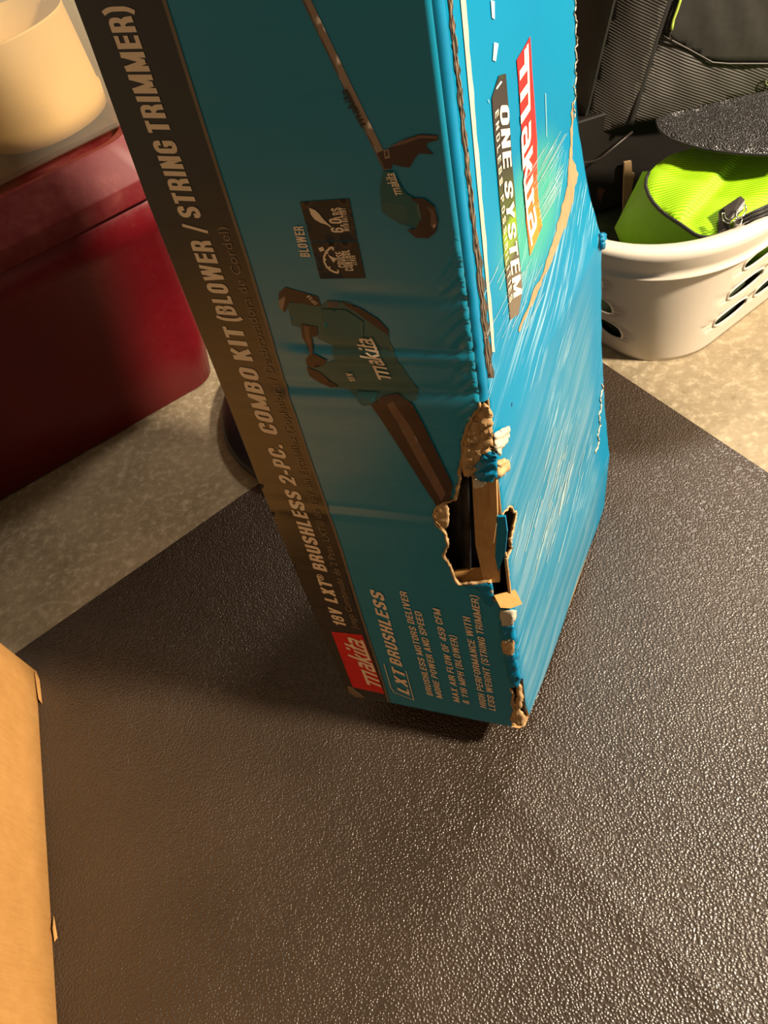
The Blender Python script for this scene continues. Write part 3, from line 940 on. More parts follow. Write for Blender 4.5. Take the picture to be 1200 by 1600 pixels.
S_strip('pale_tape', [(y, ex(y) + 20 - .016 * max(y, 0), ex(y) + 28 - .022 * max(y, 0) + wob(y, .5, .5)) for y in ys if y < 560], M['worn'], .0007, 'pale worn line beside the split')

# bare board torn out of the side, far edge frays
tl = [(893, 160), (889, 235), (888, 255), (886, 290), (876, 330), (867, 365), (858, 390), (851, 415), (845, 432), (833, 452), (822, 485), (809, 517)]
tr = [(811, 519), (824, 490), (838, 462), (850, 430), (862, 408), (875, 372), (886, 345), (896, 305), (897, 292), (903, 272), (899, 258), (893, 248), (894, 200), (895, 160)]
S_print('torn_patch', resample(tl + tr, 8, True, .8), M['bare'], .0006, 'bare brown strip where the print is torn off')
b = MB()
path = [S_pl((float(np.interp(y, [0, 60, 130, 190], [898, 901, 899, 897])) + wob(y, 1.6, 2), y), .001) for y in range(-10, 190, 5)]
b.add(*tube(path, .001, 5, rr=[.0004 + .0007 * abs(math.sin(i * 1.7)) for i in range(len(path))])); b.build('edge_fray', M['pale'], box)['label'] = 'pale frayed paper along the far edge'; b = MB()
path = [S_pl((float(np.interp(y, [600, 640, 690, 710], [941, 938, 935, 931])) + wob(y, 1.2, 2), y), .001) for y in range(600, 712, 4)]
b.add(*tube(path, .001, 5, rr=[.0005 + .0014 * abs(math.sin(i * 1.3)) for i in range(len(path))]))
b.build('edge_fray', M['pale'], box)['label'] = 'pale frayed paper along the far edge'
# scratch marks
b = MB()
for i in range(110):
    if i < 34: x, y, L = rng.uniform(848, 888), rng.uniform(200, 300), rng.uniform(20, 70); x = min(x, 886 - (y - 200) * .12); k = -.57
    elif i < 54: x, y, L = rng.uniform(770, 850), rng.uniform(380, 500), rng.uniform(15, 70); k = -.5
    else:
        y, L = rng.uniform(640, 860), rng.uniform(14, 90); x = 868 + (780 - y) * .22 + rng.normal(0, 17); k = -.27
    dx = k * L + rng.normal(0, 1); w = rng.uniform(.25, .7)
    P = [(x, y), (x + dx, y + L)]
    try: b.add([SM(*S_uv((P[0][0], P[0][1])), .0007), SM(*S_uv((P[0][0] + w, P[0][1])), .0007), SM(*S_uv((P[1][0] + w, P[1][1])), .0007), SM(*S_uv(P[1]), .0007)], [(0, 1, 2, 3)])
    except Exception: pass
for p0, p1, w in [((884, 752), (873, 806), 1.6), ((783, 126), (775, 140), 2), ((762, 155), (764, 162), 2), ((852, 145), (854, 215), 1), ((772, 66), (770, 96), 7), ((767, 0), (769, 30), 6)]:
    b.add([S_pl((p0[0], p0[1]), .0008), S_pl((p0[0] + w, p0[1] + 2), .0008), S_pl((p1[0] + w * .7, p1[1]), .0008), S_pl((p1[0], p1[1] - 2), .0008)], [(0, 1, 2, 3)])
b.build('scratch_marks', M['scratch'], box, False)['kind'] = 'stuff'


def crumple(name, px, m, amp, step=4.0, base=0.0, label=None, jag=.8, f=corner_at, ridged=True):
    poly = resample(px, step, True, jag)
    pts, fs = cdt(poly, (), step)
    nb_ = len(poly); V = []
    for i, p in enumerate(pts):
        on = any(abs(p[0] - q[0]) + abs(p[1] - q[1]) < .01 for q in poly)
        k = .15 if on else 1
        w = .5 + .5 * math.sin(p[1] * .42 + math.sin(p[0] * .16) * 1.6 + p[0] * .1) if ridged else rng.uniform(0, 1)
        w = .65 * w + .35 * (.5 + .5 * math.sin(p[0] * .9 - p[1] * .35 + 1.7 * math.sin(p[1] * .8)))
        V.append(f(p, base + amp * k * (.15 + .85 * w) * .7 + rng.normal(0, amp * .06)))
    o = obj(name, V, fs, m, box, None, True)
    s = o.modifiers.new('thickness', 'SOLIDIFY'); s.thickness = .0008
    if label: o['label'] = label
    return o


# ---- inside of the hole
def inner(name, px, o, m, plane='front', label=None, thick=.003):
    V = [(F_pl(p, -o_) if plane == 'front' else S_pl(p, -o_)) for p, o_ in zip(px, o if isinstance(o, list) else [o] * len(px))]
    ob = obj(name, V, [tuple(range(len(V)))], m, box, None, False)
    s = ob.modifiers.new('thickness', 'SOLIDIFY'); s.thickness = thick; s.offset = 0
    if label: ob['label'] = label
    return ob
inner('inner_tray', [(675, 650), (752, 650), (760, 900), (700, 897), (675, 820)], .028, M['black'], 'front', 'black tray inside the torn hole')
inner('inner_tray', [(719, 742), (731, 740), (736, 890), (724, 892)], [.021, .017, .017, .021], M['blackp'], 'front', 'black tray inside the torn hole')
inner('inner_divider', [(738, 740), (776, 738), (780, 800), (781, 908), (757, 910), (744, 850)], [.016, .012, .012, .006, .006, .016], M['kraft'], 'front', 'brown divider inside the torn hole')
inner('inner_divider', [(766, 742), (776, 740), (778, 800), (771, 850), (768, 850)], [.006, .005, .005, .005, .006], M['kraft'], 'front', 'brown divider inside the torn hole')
inner('inner_ledge', [(711, 890), (757, 886), (763, 911), (716, 915)], [.018, .018, .004, .004], M['kraft_orange'], 'front', 'brown ledge at the foot of the hole')
inner('inner_shade', [(672, 630), (800, 630), (815, 960), (672, 960)], .06, M['black'], 'front', 'black sheet standing for the shade inside the box')  # black sheet put in as the shade of the hollow box
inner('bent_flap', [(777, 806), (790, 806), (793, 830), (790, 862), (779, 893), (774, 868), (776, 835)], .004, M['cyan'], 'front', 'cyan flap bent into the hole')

# torn kraft rim round the hole
b = MB()
path = [FM(u, v, .0003) for u, v in hole_uv]
rr = [.0011 + .0012 * abs(math.sin(i * .9)) * abs(math.sin(i * .37)) for i in range(len(path))]
b.add(*tube(path, .0015, 6, rr=rr)); b.build('torn_rim', M['fibre'], box)['label'] = 'torn kraft rim of the hole'; b = MB()
path = [SM(u, v, -.0005) for u, v in sh]
b.add(*tube(path, .0012, 6, rr=[.0009 + .0008 * abs(math.sin(i * 1.1)) for i in range(len(path))])); b.build('torn_rim', M['fibre'], box)['label'] = 'torn kraft rim of the hole'; b = MB()
path = [FM(u, v, .0003) for u, v in corner_cut]; b.add(*tube(path, .0015, 6, rr=[.001 + .0016 * abs(math.sin(i * 1.3)) for i in range(len(path))]))
b.build('torn_rim', M['fibre'], box)['label'] = 'torn kraft rim of the lower corner'

crumple('torn_board', [(756, 628), (765, 640), (768, 668), (768, 690), (762, 706), (750, 722), (742, 738), (726, 744), (720, 722), (724, 690), (731, 668), (742, 648)], M['fibre'], .010, 3.5, 0, 'crumpled brown board torn at the edge')
crumple('torn_board', [(684, 788), (699, 786), (701, 806), (698, 824), (690, 822), (680, 806)], M['fibre'], .004, 3, 0, 'crumpled brown board torn at the edge')
crumple('torn_liner', [(768, 675), (780, 668), (792, 663), (794, 672), (787, 690), (776, 708), (771, 700)], M['pale'], .006, 3, .003, 'pale corrugated liner flap', ridged=True)
crumple('crushed_print', [(748, 706), (757, 700), (768, 703), (772, 716), (769, 738), (762, 748), (748, 748), (738, 738), (738, 724)], M['cyan'], .009, 3.2, .004, 'crushed cyan print curling out of the tear')
crumple('torn_board', [(772, 718), (786, 714), (793, 720), (792, 730), (782, 742), (774, 744)], M['fibre'], .007, 3, .002, 'crumpled brown board torn at the edge')
crumple('torn_liner', [(737, 744), (752, 748), (757, 750), (750, 757), (738, 759)], M['pale'], .003, 3, .003, 'pale scrap of liner')
crumple('crushed_print', [(716, 914), (768, 909), (770, 926), (766, 946), (758, 942), (745, 918)], M['cyan'], .003, 4, .0012, 'cyan fold of the front edge below the hole')
crumple('crushed_print', [(781, 950), (802, 950), (804, 975), (807, 1000), (809, 1030), (813, 1060), (806, 1073), (796, 1064), (788, 1022), (783, 985)], M['cyan'], .003, 4, .0008, 'crushed cyan print on the lower edge')
# tan tab sticking out and its liner stub
n_out = -(BX + BY) / np.linalg.norm(BX + BY)
TN = -BX * .45 - BY * .55 + BZ * .55; TQ = corner_at((771, 930), .004)
tab = [plane_at(p, TQ, TN) for p in [(771, 930), (804, 921), (815, 943), (797, 950), (781, 949)]]
o = obj('torn_tab', tab, [(0, 1, 2, 3, 4)], M['kraft_orange'], box, None, False); o['label'] = 'square tan tab of board sticking out'
s = o.modifiers.new('thickness', 'SOLIDIFY'); s.thickness = .0025
crumple('torn_liner', [(779, 950), (803, 949), (802, 962), (799, 973), (783, 974), (779, 962)], M['pale'], .002, 3, .004, 'pale corrugated stub under the tab')
crumple('crushed_print', [(779, 974), (800, 974), (806, 990), (804, 1003), (790, 1003), (782, 990)], M['cyan'], .005, 3.2, .001, 'crushed cyan print on the lower edge')
crumple('torn_board', [(783, 1003), (793, 992), (802, 1000), (803, 1016), (797, 1022), (785, 1020)], M['fibre'], .006, 3, .001, 'crumpled brown board torn at the edge')
crumple('crushed_print', [(788, 1022), (802, 1018), (808, 1036), (812, 1060), (806, 1072), (797, 1066), (790, 1040)], M['cyan'], .006, 3.2, .001, 'crushed cyan print on the lower edge')
crumple('torn_board', [(806, 1064), (814, 1072), (817, 1092), (812, 1108), (822, 1122), (812, 1133), (797, 1124), (803, 1108), (808, 1090)], M['fibre'], .006, 3, 0, 'crumpled brown board torn at the edge')
inner('inner_shade', [(796, 1062), (817, 1062), (822, 1112), (805, 1116)], .006, M['black'], 'front', 'black sheet standing for the shade inside the box')  # black patch paints the shade within the torn corner
crumple('crushed_corner', [(543, 1071), (552, 1074), (566, 1086), (570, 1091), (556, 1088), (545, 1081)], M['tan_line'], .0008, 4, .0006, 'scuffed lower left corner')
crumple('crushed_print', [(936, 366), (943, 364), (946, 374), (944, 386), (938, 392)], M['cyan'], .004, 3, .001, 'curl of torn print at the far edge', f=lambda p, o: S_pl((min(p[0], 938), p[1]), o) + (-BX) * .0 + ROT[:, 0] * max(0, p[0] - 938) * .001)

# ------------------------------------------------------------------ red storage bin and the white bin on it
td = np.array([.85535948, .5180349]); tn = np.array([.5180349, -.85535948])   # along the front, out of the front
P0 = np.array([-.663, 1.297]) + td * .04                                                  # front right corner at the floor


def rrect(L, D, r, cx=0, n=6):
    """rounded rectangle in (along, depth): front at 0, right end at 0"""
    pts = []
    for (x, y, a0) in [(-r, r, -90), (-r, D - r, 0), (-L + r, D - r, 90), (-L + r, r, 180)]:
        for k in range(n + 1):
            a = math.radians(a0 + 90 * k / n); pts.append((x + r * math.cos(a), y + r * math.sin(a)))
    return pts


def place(pts, z, grow=0.0, L=.78, D=.46, base=P0, gx=None):
    out = []
    cx, cy = -L / 2, D / 2
    for x, y in pts:
        x2 = cx + (x - cx) * (1 + 2 * (grow if gx is None else gx) / L); y2 = cy + (y - cy) * (1 + 2 * grow / D)
        q = base + td * x2 - tn * y2; out.append((q[0], q[1], z))
    return out


def loft(rings, cap0=True, cap1=True):
    n = len(rings[0]); V = [p for r in rings for p in r]; Fc = []
    for i in range(len(rings) - 1):
        for j in range(n):
            Fc.append((i * n + j, i * n + (j + 1) % n, (i + 1) * n + (j + 1) % n, (i + 1) * n + j))
    if cap0: Fc.append(tuple(range(n))[::-1])
    if cap1: Fc.append(tuple(range((len(rings) - 1) * n, len(rings) * n)))
    return V, Fc


red = thing('storage_bin', 'dark red plastic storage bin with lid standing on the concrete floor', 'bin', (P0[0], P0[1], 0))
rr_ = rrect(.78, .46, .052)
V, Fc = loft([place(rr_, z, g, gx=gx) for z, g, gx in [(0.0, -.006, -.006), (.006, 0, 0), (.12, .011, .026), (.372, .030, .062), (.380, .040, .070), (.45, .046, .082), (.455, .038, .07)]])
o = obj('bin_body', V, Fc, M['red'], red)
LID = [(.450, .060, .098), (.453, .064, .102), (.484, .066, .104), (.488, .065, .103), (.532, .040, .078), (.540, .036, .074), (.546, .032, .070), (.546, .020, .055), (.534, .014, .05)]
V, Fc = loft([place(rr_, z, g, gx=gx) for z, g, gx in LID], True, True)
o = obj('bin_lid', V, Fc, M['red_lid'], red)
es = o.modifiers.new('crisp', 'EDGE_SPLIT'); es.split_angle = math.radians(24)
o['label'] = 'red lid with a raised rim'

WT = P0 + td * .11 - tn * .008
white = thing('storage_bin', 'milky translucent storage bin standing on the red bin', 'bin', (WT[0], WT[1], .548))
rw = rrect(.74, .38, .05)
def pw(z, g): return place(rw, z, g, .74, .38, WT)
V, Fc = loft([pw(z, g) for z, g in [(.5475, -.006), (.553, -.002), (.74, .010), (.92, .020), (.92, .0175), (.74, .0075), (.5565, -.005)]], True, True)
obj('bin_body', V, Fc, M['milky'], white)
V, Fc = loft([pw(.916, .025), pw(.935, .026), pw(.94, .018)], True, True)
obj('bin_lid', V, Fc, plain('white_lid', lin(200, 196, 186), .4), white)

# cream tub standing in the white bin
cc = P0 - td * .04 - tn * .15
V = []; Fc = []; K = 56; PR = [(.559, .100), (.560, .112), (.590, .1165), (.5915, .1135), (.66, .1155), (.718, .117), (.722, .119), (.722, .116), (.66, .1125), (.566, .106)]
for z, r in PR:
    for k in range(K):
        a = 2 * math.pi * k / K; q = cc + td * r * math.cos(a) + tn * r * math.sin(a); V.append((q[0], q[1], z))
for iz in range(len(PR) - 1):
    for k in range(K): Fc.append((iz * K + k, iz * K + (k + 1) % K, (iz + 1) * K + (k + 1) % K, (iz + 1) * K + k))
Fc.append(tuple(range(K))[::-1]); Fc.append(tuple(range((len(PR) - 1) * K, len(PR) * K)))
o = obj('cream_tub', V, Fc, M['cream'], None)
tag(o, 'cream plastic tub seen through the milky bin', 'tub')

# ------------------------------------------------------------------ brown carton at the lower left
p0 = floor_at((58, 1050), MATZ)[:2]; p1 = floor_at((92, 1600), MATZ)[:2]
d = p1 - p0; d /= np.linalg.norm(d); nl = np.array([d[1], -d[0]])
if nl[0] > 0: nl = -nl
q0 = p0; q1 = p0 + d * .75
carton = thing('carton', 'plain brown cardboard carton cut off by the left edge of the photo', 'box', (q0[0], q0[1], MATZ))
HC = .42
b = MB(); n_ = 14; V = []; Fc = []
for j, z in enumerate([0, .004, .05, .1, .2, .3, HC]):
    for i in range(n_ + 1):
        t = i / n_; q = q0 + (q1 - q0) * t
        bul = .004 * math.sin(t * 3.14) * math.sin(min(z / HC, 1) * 3.14) - (.003 if z == 0 else 0)
        q = q - nl * bul
        V.append((q[0], q[1], MATZ + z))
for j in range(6):
    for i in range(n_): a = j * (n_ + 1) + i; Fc.append((a, a + 1, a + n_ + 2, a + n_ + 1))
obj('side_panel', V, Fc, M['kraft_orange'], carton)
def cq(x, y, z): q = q0 + (q1 - q0) * x + nl * y; return (q[0], q[1], MATZ + z)
obj('end_panel', [cq(0, .0, .002), cq(0, .4, .002), cq(0, .4, HC), cq(0, 0, HC)], [(0, 1, 2, 3)], M['kraft_orange'], carton, None, False)
obj('end_panel', [cq(1, 0, 0), cq(1, .4, 0), cq(1, .4, HC), cq(1, 0, HC)], [(0, 1, 2, 3)], M['kraft_orange'], carton, None, False)
obj('back_panel', [cq(0, .4, 0), cq(1, .4, 0), cq(1, .4, HC), cq(0, .4, HC)], [(0, 1, 2, 3)], M['kraft_orange'], carton, None, False)
for k in (0, 1):
    o = obj('top_flap', [cq(0, .2 * k, HC), cq(1, .2 * k, HC), cq(1, .2 * k + .199, HC), cq(0, .2 * k + .199, HC)], [(0, 1, 2, 3)], M['kraft_orange'], carton, None, False)
    s = o.modifiers.new('thickness', 'SOLIDIFY'); s.thickness = .004
V = [floor_at(p, MATZ + z) for p, z in [((56, 1047), .002), ((62, 1062), .001), ((66, 1100), .001), ((60, 1092), .010), ((54, 1050), .012)]]
o = obj('loose_edge', V, [(0, 1, 2, 3, 4)], M['kraft_orange'], carton, None, False); o['label'] = 'lifted ply at the lower corner'
V = [floor_at(p, MATZ + z) for p, z in [((84, 1430), .006), ((90, 1465), .002), ((85, 1472), .004), ((82, 1450), .012)]]
obj('loose_edge', V, [(0, 1, 2, 3)], M['kraft_orange'], carton, None, False)['label'] = 'small lifted scrap on the bottom edge'

# ------------------------------------------------------------------ round black base behind the box
base = thing('weighted_base', 'round black plastic weighted base half hidden behind the teal box', 'base', (-.292, 1.2, MATZ))
K = 72; rings = []
for r, z in [(.285, 0), (.299, .006), (.302, .016), (.294, .032), (.265, .048), (.20, .060), (.12, .068), (.10, .074)]:
    rings.append([(-.292 + r * math.cos(2 * math.pi * k / K), 1.2 + r * math.sin(2 * math.pi * k / K), MATZ + z) for k in range(K)])
V, Fc = loft(rings); obj('base_shell', V, Fc, M['blackp'], base)
rings = [[(-.292 + r * math.cos(2 * math.pi * k / 32), 1.2 + r * math.sin(2 * math.pi * k / 32), MATZ + z) for k in range(32)] for r, z in [(.06, .07), (.06, .11), (.05, .115)]]
V, Fc = loft(rings); obj('fill_cap', V, Fc, M['blackp'], base)

# ------------------------------------------------------------------ laundry basket
be1 = np.array([.80, .60]); be2 = np.array([-.60, .80]); BC = np.array([.285, 1.015])
LB, DB, HB = .52, .48, .280
bask = thing('laundry_basket', 'white plastic laundry basket with oval slots beside the teal box', 'basket', (BC[0], BC[1], 0))


def bring(L, D, r, inset, n=14):
    """closed ring of the rounded rectangle in (e1, e2), seams at the middle of the hidden end; returns list of 2D points"""
    pts = []
    for (x, y, a0) in [(L - r, r, -90), (L - r, D - r, 0), (r, D - r, 90), (r, r, 180)]:
        for k in range(n + 1):
            a = math.radians(a0 + 90 * k / n); pts.append((x + r * math.cos(a), y + r * math.sin(a)))
    return pts


def perim(t):
    """basket outline at height fraction t as dense polyline starting at the back corner"""
    g = -.05 + .065 * t; r = .115 + .095 * t
    L = LB + 2 * g; D = DB + 2 * g
    P = [np.array(p) - np.array([g, g]) for p in bring(L, D, r, 0)]
    return P


_cache = {}
def wall_pt(s, t, o=0.0):
    """s in 0..1 round the outline, t in 0..1 height; o outward"""
    key = round(t, 4)
    if key not in _cache:
        P = perim(t); P = P + [P[0]]
        seg = [np.linalg.norm(b_ - a_) for a_, b_ in zip(P, P[1:])]; cum = np.concatenate([[0], np.cumsum(seg)]); _cache[key] = (P, cum)
    P, cum = _cache[key]; x = (s % 1.0) * cum[-1]; i = min(int(np.searchsorted(cum, x, 'right')) - 1, len(P) - 2)
    f = (x - cum[i]) / max(cum[i + 1] - cum[i], 1e-9); q = P[i] + (P[i + 1] - P[i]) * f
    tn_ = P[i + 1] - P[i]; tn_ = tn_ / max(np.linalg.norm(tn_), 1e-9); nn = np.array([tn_[1], -tn_[0]])
    q = q + nn * o
    w = BC + be1 * q[0] + be2 * q[1]
    return np.array([w[0], w[1], t * HB])


def ell(cs, ct, a, bq, rot=0, n=20):
    PER = 1.75
    out = []
    for k in range(n):
        th = 2 * math.pi * k / n; x = a * math.copysign(abs(math.cos(th)) ** .8, math.cos(th)); y = bq * math.copysign(abs(math.sin(th)) ** .8, math.sin(th))
        out.append((cs + (x * math.cos(rot) - y * math.sin(rot)) / PER, ct + (x * math.sin(rot) + y * math.cos(rot)) / HB))
    return out


# seam at back right; s runs: right-front ... around to the left side, front corner, long right side
def s_of(pt):
    best = min(range(400), key=lambda k: np.linalg.norm(wall_pt(k / 400, .5)[:2] - np.array(pt)))
    return best / 400
s_corner = s_of(BC + be1 * .03 + be2 * .03)
holes = []
for j, tt in enumerate((.68, .46, .24)):
    for k in range(4):
        holes.append(ell(s_corner - .085 - .055 * k + .002 * j, tt, .032, .022))
    for k in range(4):
        holes.append(ell(s_corner + .112 + .072 * k - .016 * j, tt, .052, .017))
holes = [h for h in holes if min(p[0] for p in h) > s_corner - .45 and max(p[0] for p in h) < s_corner + .52]
s0 = s_corner - .5
poly = resample([(s0, .0), (s0 + 1, .0), (s0 + 1, .80), (s0, .80)], .01)
pts, fs = cdt(poly, holes, .0045, .035)
V = [wall_pt(s_, t_) for s_, t_ in pts]
o = obj('basket_wall', V, fs, M['basket'], bask)
s = o.modifiers.new('thickness', 'SOLIDIFY'); s.thickness = .0025; s.offset = 0
bot = [wall_pt(k / 80, .0) for k in range(80)]
bot2 = [p * np.array([1, 1, 0]) + (np.array([*(BC + be1 * LB / 2 + be2 * DB / 2), 0]) - p * np.array([1, 1, 0])) * .03 + np.array([0, 0, .0015]) for p in bot]
obj('basket_bottom', bot2, [tuple(range(80))], M['basket'], bask)
for h in holes:
    b = MB(); b.add(*tube([wall_pt(s_, t_, .0012) for s_, t_ in h], .0024, 6, True)); b.build('slot_rim', M['basket'], bask)
# rolled rim band
K = 120; rings = []
for t, o_ in [(.792, .001), (.788, .009), (.796, .0135), (.806, .013), (.813, .007), (.86, .008), (.945, .014), (.98, .013), (1.0, .006), (1.0, -.010), (.99, -.020), (.965, -.024), (.82, -.006)]:
    rings.append([wall_pt(k / K, t, o_) for k in range(K)])
V, Fc = loft(rings, False, False); obj('basket_rim', V, Fc, M['basket'], bask)

# dark cloth added in the bottom of the basket so its slots show dark
rings = []; cb = BC + be1 * LB / 2 + be2 * DB / 2
for z, k in [(.004, .93), (.04, .955), (.085, .965), (.105, .93), (.112, .6), (.114, .2)]:
    ring_ = []
    for j in range(80):
        p = wall_pt(j / 80, min(z / HB, 1)); q = cb + (p[:2] - cb) * (k + .012 * math.sin(j * .9 + z * 60))
        ring_.append((q[0], q[1], z + (.005 * math.sin(j * .7 + k * 9) if z > .08 else 0)))
    rings.append(ring_)
V, Fc = loft(rings); tag(obj('added_cloth', V, Fc, plain('dark_green_cloth', lin(38, 48, 30), .8, .2, .3, 30, .2)), 'added dark green cloth in the bottom of the white basket, to darken its slots', 'cloth')

# ------------------------------------------------------------------ lime bag in the basket
def pillow(poly, skirt, bulge, step, inner_mat, side_mat, name, side_name, root, fold=None, deep=None):
    """poly: list of (px, py, z) of the top outline; skirt: same count, lower outline"""
    xy = [(p[0], p[1]) for p in poly]; A = np.array([[p[0], p[1], 1] for p in poly]); z = np.array([p[2] for p in poly])
    pts, fs = cdt(xy, (), step)
    V = []
    arr = np.array(xy)
    for p in pts:
        dd = np.hypot(arr[:, 0] - p[0], arr[:, 1] - p[1]); w = 1 / (dd ** 2 + 30); zz = (w @ z) / w.sum()
        e = dd.min(); zz = zz + bulge * (1 - math.exp(-(e / 22) ** 1.2))
        if fold: zz += fold(p) * (1 - math.exp(-(e / 8)))
        if e < .01: zz = z[int(dd.argmin())]
        V.append(floor_at(p, zz))
    o = obj(name, V, fs, inner_mat, root)
    n = len(poly); T = [floor_at(p[:2], p[2]) for p in poly]; Bm = [floor_at(p[:2], p[2]) for p in skirt]
    mid = [(a + c) / 2 + np.array([0, -.004, .004]) for a, c in zip(T, Bm)]
    cen = np.mean(Bm, axis=0)
    low = [np.array([*(p[:2] + (cen[:2] - p[:2]) * .12), deep]) for p in Bm] if deep else None
    V, Fc = loft(([low] if deep else []) + [Bm, mid, T], True, False); o2 = obj(side_name, V, Fc, side_mat, root)
    return T, o, o2


gb = thing('lunch_bag', 'lime green fabric bag with black piping inside the white basket', 'bag', tuple(floor_at((1080, 370), .12)))
top = [(1014, 270, .292), (1010, 280, .288), (1009, 292, .284), (1014, 306, .279), (1021, 317, .275), (1030, 327, .272), (1041, 336, .269), (1053, 344, .266), (1064, 351, .264), (1075, 359, .262), (1085, 366, .260),
       (1095, 370, .258), (1105, 371, .258), (1115, 370, .258), (1128, 368, .258), (1142, 361, .259), (1160, 352, .262), (1180, 342, .264), (1205, 328, .268), (1235, 312, .272),
       (1255, 290, .284), (1262, 250, .296), (1255, 222, .300), (1225, 216, .300), (1195, 216, .300), (1165, 216, .300), (1135, 218, .300), (1110, 222, .301), (1088, 229, .303), (1075, 234, .304), (1064, 237, .305), (1052, 240, .303), (1041, 246, .301), (1026, 257, .296)]
skirt = []
for i, (x, y, z) in enumerate(top):
    if i <= 2: skirt.append((1004 - 22 * i, 268 + 44 * i, .283 - .055 * i))
    elif i < 12: k = (i - 2) / 10; skirt.append((960 + (1095 - 960) * k, 358 + 62 * k ** .7, .17))
    elif i < 20: k = (i - 11) / 9; skirt.append((1095 + 130 * k, 420 - 60 * k, .17))
    else: skirt.append((x, y + 22, .2))
T, o, o2 = pillow(top, skirt, .010, 7, M['lime'], M['lime_shade'], 'top_panel', 'end_panel', gb,
                  lambda p: -.006 * math.exp(-((p[0] - 1150 + (p[1] - 262) * .9) / 16) ** 2) + .003 * math.sin((p[0] + p[1]) * .06), .115)
b = MB(); b.add(*tube(T[:20], .0032, 8)); b.build('piping', M['seam'], gb)['label'] = 'black corded piping'
# leather tab, swivel clasp and zip
def zt(p): return .276 + (330 - p[1]) * .00045
def tp(x, y, dz=0): return floor_at((x, y), zt((x, y)) + dz)
b = MB()
V = [tp(1121, 366, .004), tp(1123, 331, .008), tp(1130, 324, .012), tp(1157, 306, .014), tp(1164, 312, .013), tp(1162, 326, .010), tp(1140, 344, .012), tp(1139, 360, .006)]
clasp = o = obj('clasp_tab', V, [(0, 1, 2, 6, 7), (2, 3, 4, 5, 6)], M['leather'], gb, None, False); s = o.modifiers.new('thickness', 'SOLIDIFY'); s.thickness = .006; s.offset = 1
o['label'] = 'black leather tab'
def ring(pxs, r, dz, name='clasp_ring'):
    b = MB(); b.add(*tube([tp(x, y, dz) for x, y in pxs], r, 8, True)); o = b.build(name, M['metal'], clasp); o['label'] = 'bright metal clasp ring'
ring([(1128, 333), (1130, 345), (1138, 349), (1148, 345), (1155, 339), (1153, 336), (1146, 341), (1138, 344), (1134, 341), (1132, 333)], .0011, .018)
ring([(1150, 338), (1153, 330), (1160, 321), (1165, 320), (1166, 328), (1161, 337), (1154, 342)], .0012, .020)
ring([(1146, 346), (1152, 340), (1160, 342), (1158, 350), (1150, 352)], .0012, .018)
V = [tp(1143, 360, .006), tp(1150, 344, .012), tp(1166, 334, .012), tp(1205, 316, .012), tp(1215, 330, .008), tp(1160, 357, .006)]
zs = o = obj('zip_strip', V, [(0, 1, 2, 5), (2, 3, 4, 5)], M['leather'], gb, None, False); s = o.modifiers.new('thickness', 'SOLIDIFY'); s.thickness = .003; s.offset = 1
o['label'] = 'black zip strip'
for k in (0, 1, 2):
    b = MB(); b.add(*tube([tp(1160 + 2 * k, 341 + 5 * k, .013), tp(1180 + 2 * k, 330 + 5 * k, .013), tp(1207 + 2 * k, 319 + 5 * k, .012)], .0018, 6)); b.build('zip_cord', M['seam'], zs)

# ------------------------------------------------------------------ dark carton behind the lime bag and its slat
cr = thing('dark_carton', 'dark printed carton standing in the basket behind the lime bag', 'box', (.31, 1.52, .01))
CA = np.array([.175, 1.47]); CBv = np.array([.45, 1.52]); cd = CBv - CA; cdl = np.linalg.norm(cd); cd /= cdl; cn = np.array([-cd[1], cd[0]])
V = []
for z in (.118, .318):
    for q in (CA, CBv, CBv + cn * .12, CA + cn * .12): V.append((q[0], q[1], z))
o = obj('carton_body', V, [(0, 1, 5, 4), (1, 2, 6, 5), (2, 3, 7, 6), (3, 0, 4, 7), (4, 5, 6, 7), (3, 2, 1, 0)], M['darkbox'], cr, None, False)
bv = o.modifiers.new('bevel', 'BEVEL'); bv.width = .004; bv.segments = 2
CP = np.array([*CA, .1]) - np.array([*cn, 0]) * .0008; CN = np.array([*cn, 0])
obj('carton_picture', [plane_at(p, CP, CN) for p in [(934, 292), (946, 296), (942, 304), (938, 318), (933, 306)]], [(0, 1, 2, 3, 4)], M['brown'], cr, None, False)
obj('carton_picture', [plane_at(p, CP, CN) for p in [(933, 340), (940, 338), (941, 352), (936, 356)]], [(0, 1, 2, 3)], M['pink'], cr, None, False)
sl = [plane_at(p, CP - CN * .008, CN) for p in [(974, 252), (985, 250), (986, 268), (990, 269), (985, 300), (983, 330), (972, 334)]]
o = obj('wood_slat', sl, [tuple(range(7))], M['wood'], None, None, False); s = o.modifiers.new('thickness', 'SOLIDIFY'); s.thickness = .006
tag(o, 'narrow tan slat standing between dark carton and lime bag', 'slat')
b = MB(); st = [plane_at(p, CP - CN * (.012 + .02 * k), CN) for k, p in zip((0, .4, .8, 1, 1, .8, .5, 0), [(900, 252), (915, 254), (928, 252), (940, 246), (952, 236), (964, 226), (976, 216), (988, 206)])]
b.add(*tube(st, .0022, 8)); tag(b.build('strap', M['leather']), 'thin black strap sagging in front of the dark carton', 'strap')

# ------------------------------------------------------------------ black bag
BZ0 = .325
bp = thing('black_bag', 'black twill travel bag standing above the basket', 'bag', (.42, 1.56, BZ0))
FQ = np.array([.37, 1.475, BZ0]); FNv = np.array([.02, -1.0, .16]); FNv /= np.linalg.norm(FNv)
GQ = plane_at((985, 192), FQ, FNv); GN = np.array([-.38, -.9, .15]); GN /= np.linalg.norm(GN)
HQ = plane_at((906, 212), GQ, GN); HN = np.array([-.85, -.5, .05]); HN /= np.linalg.norm(HN)


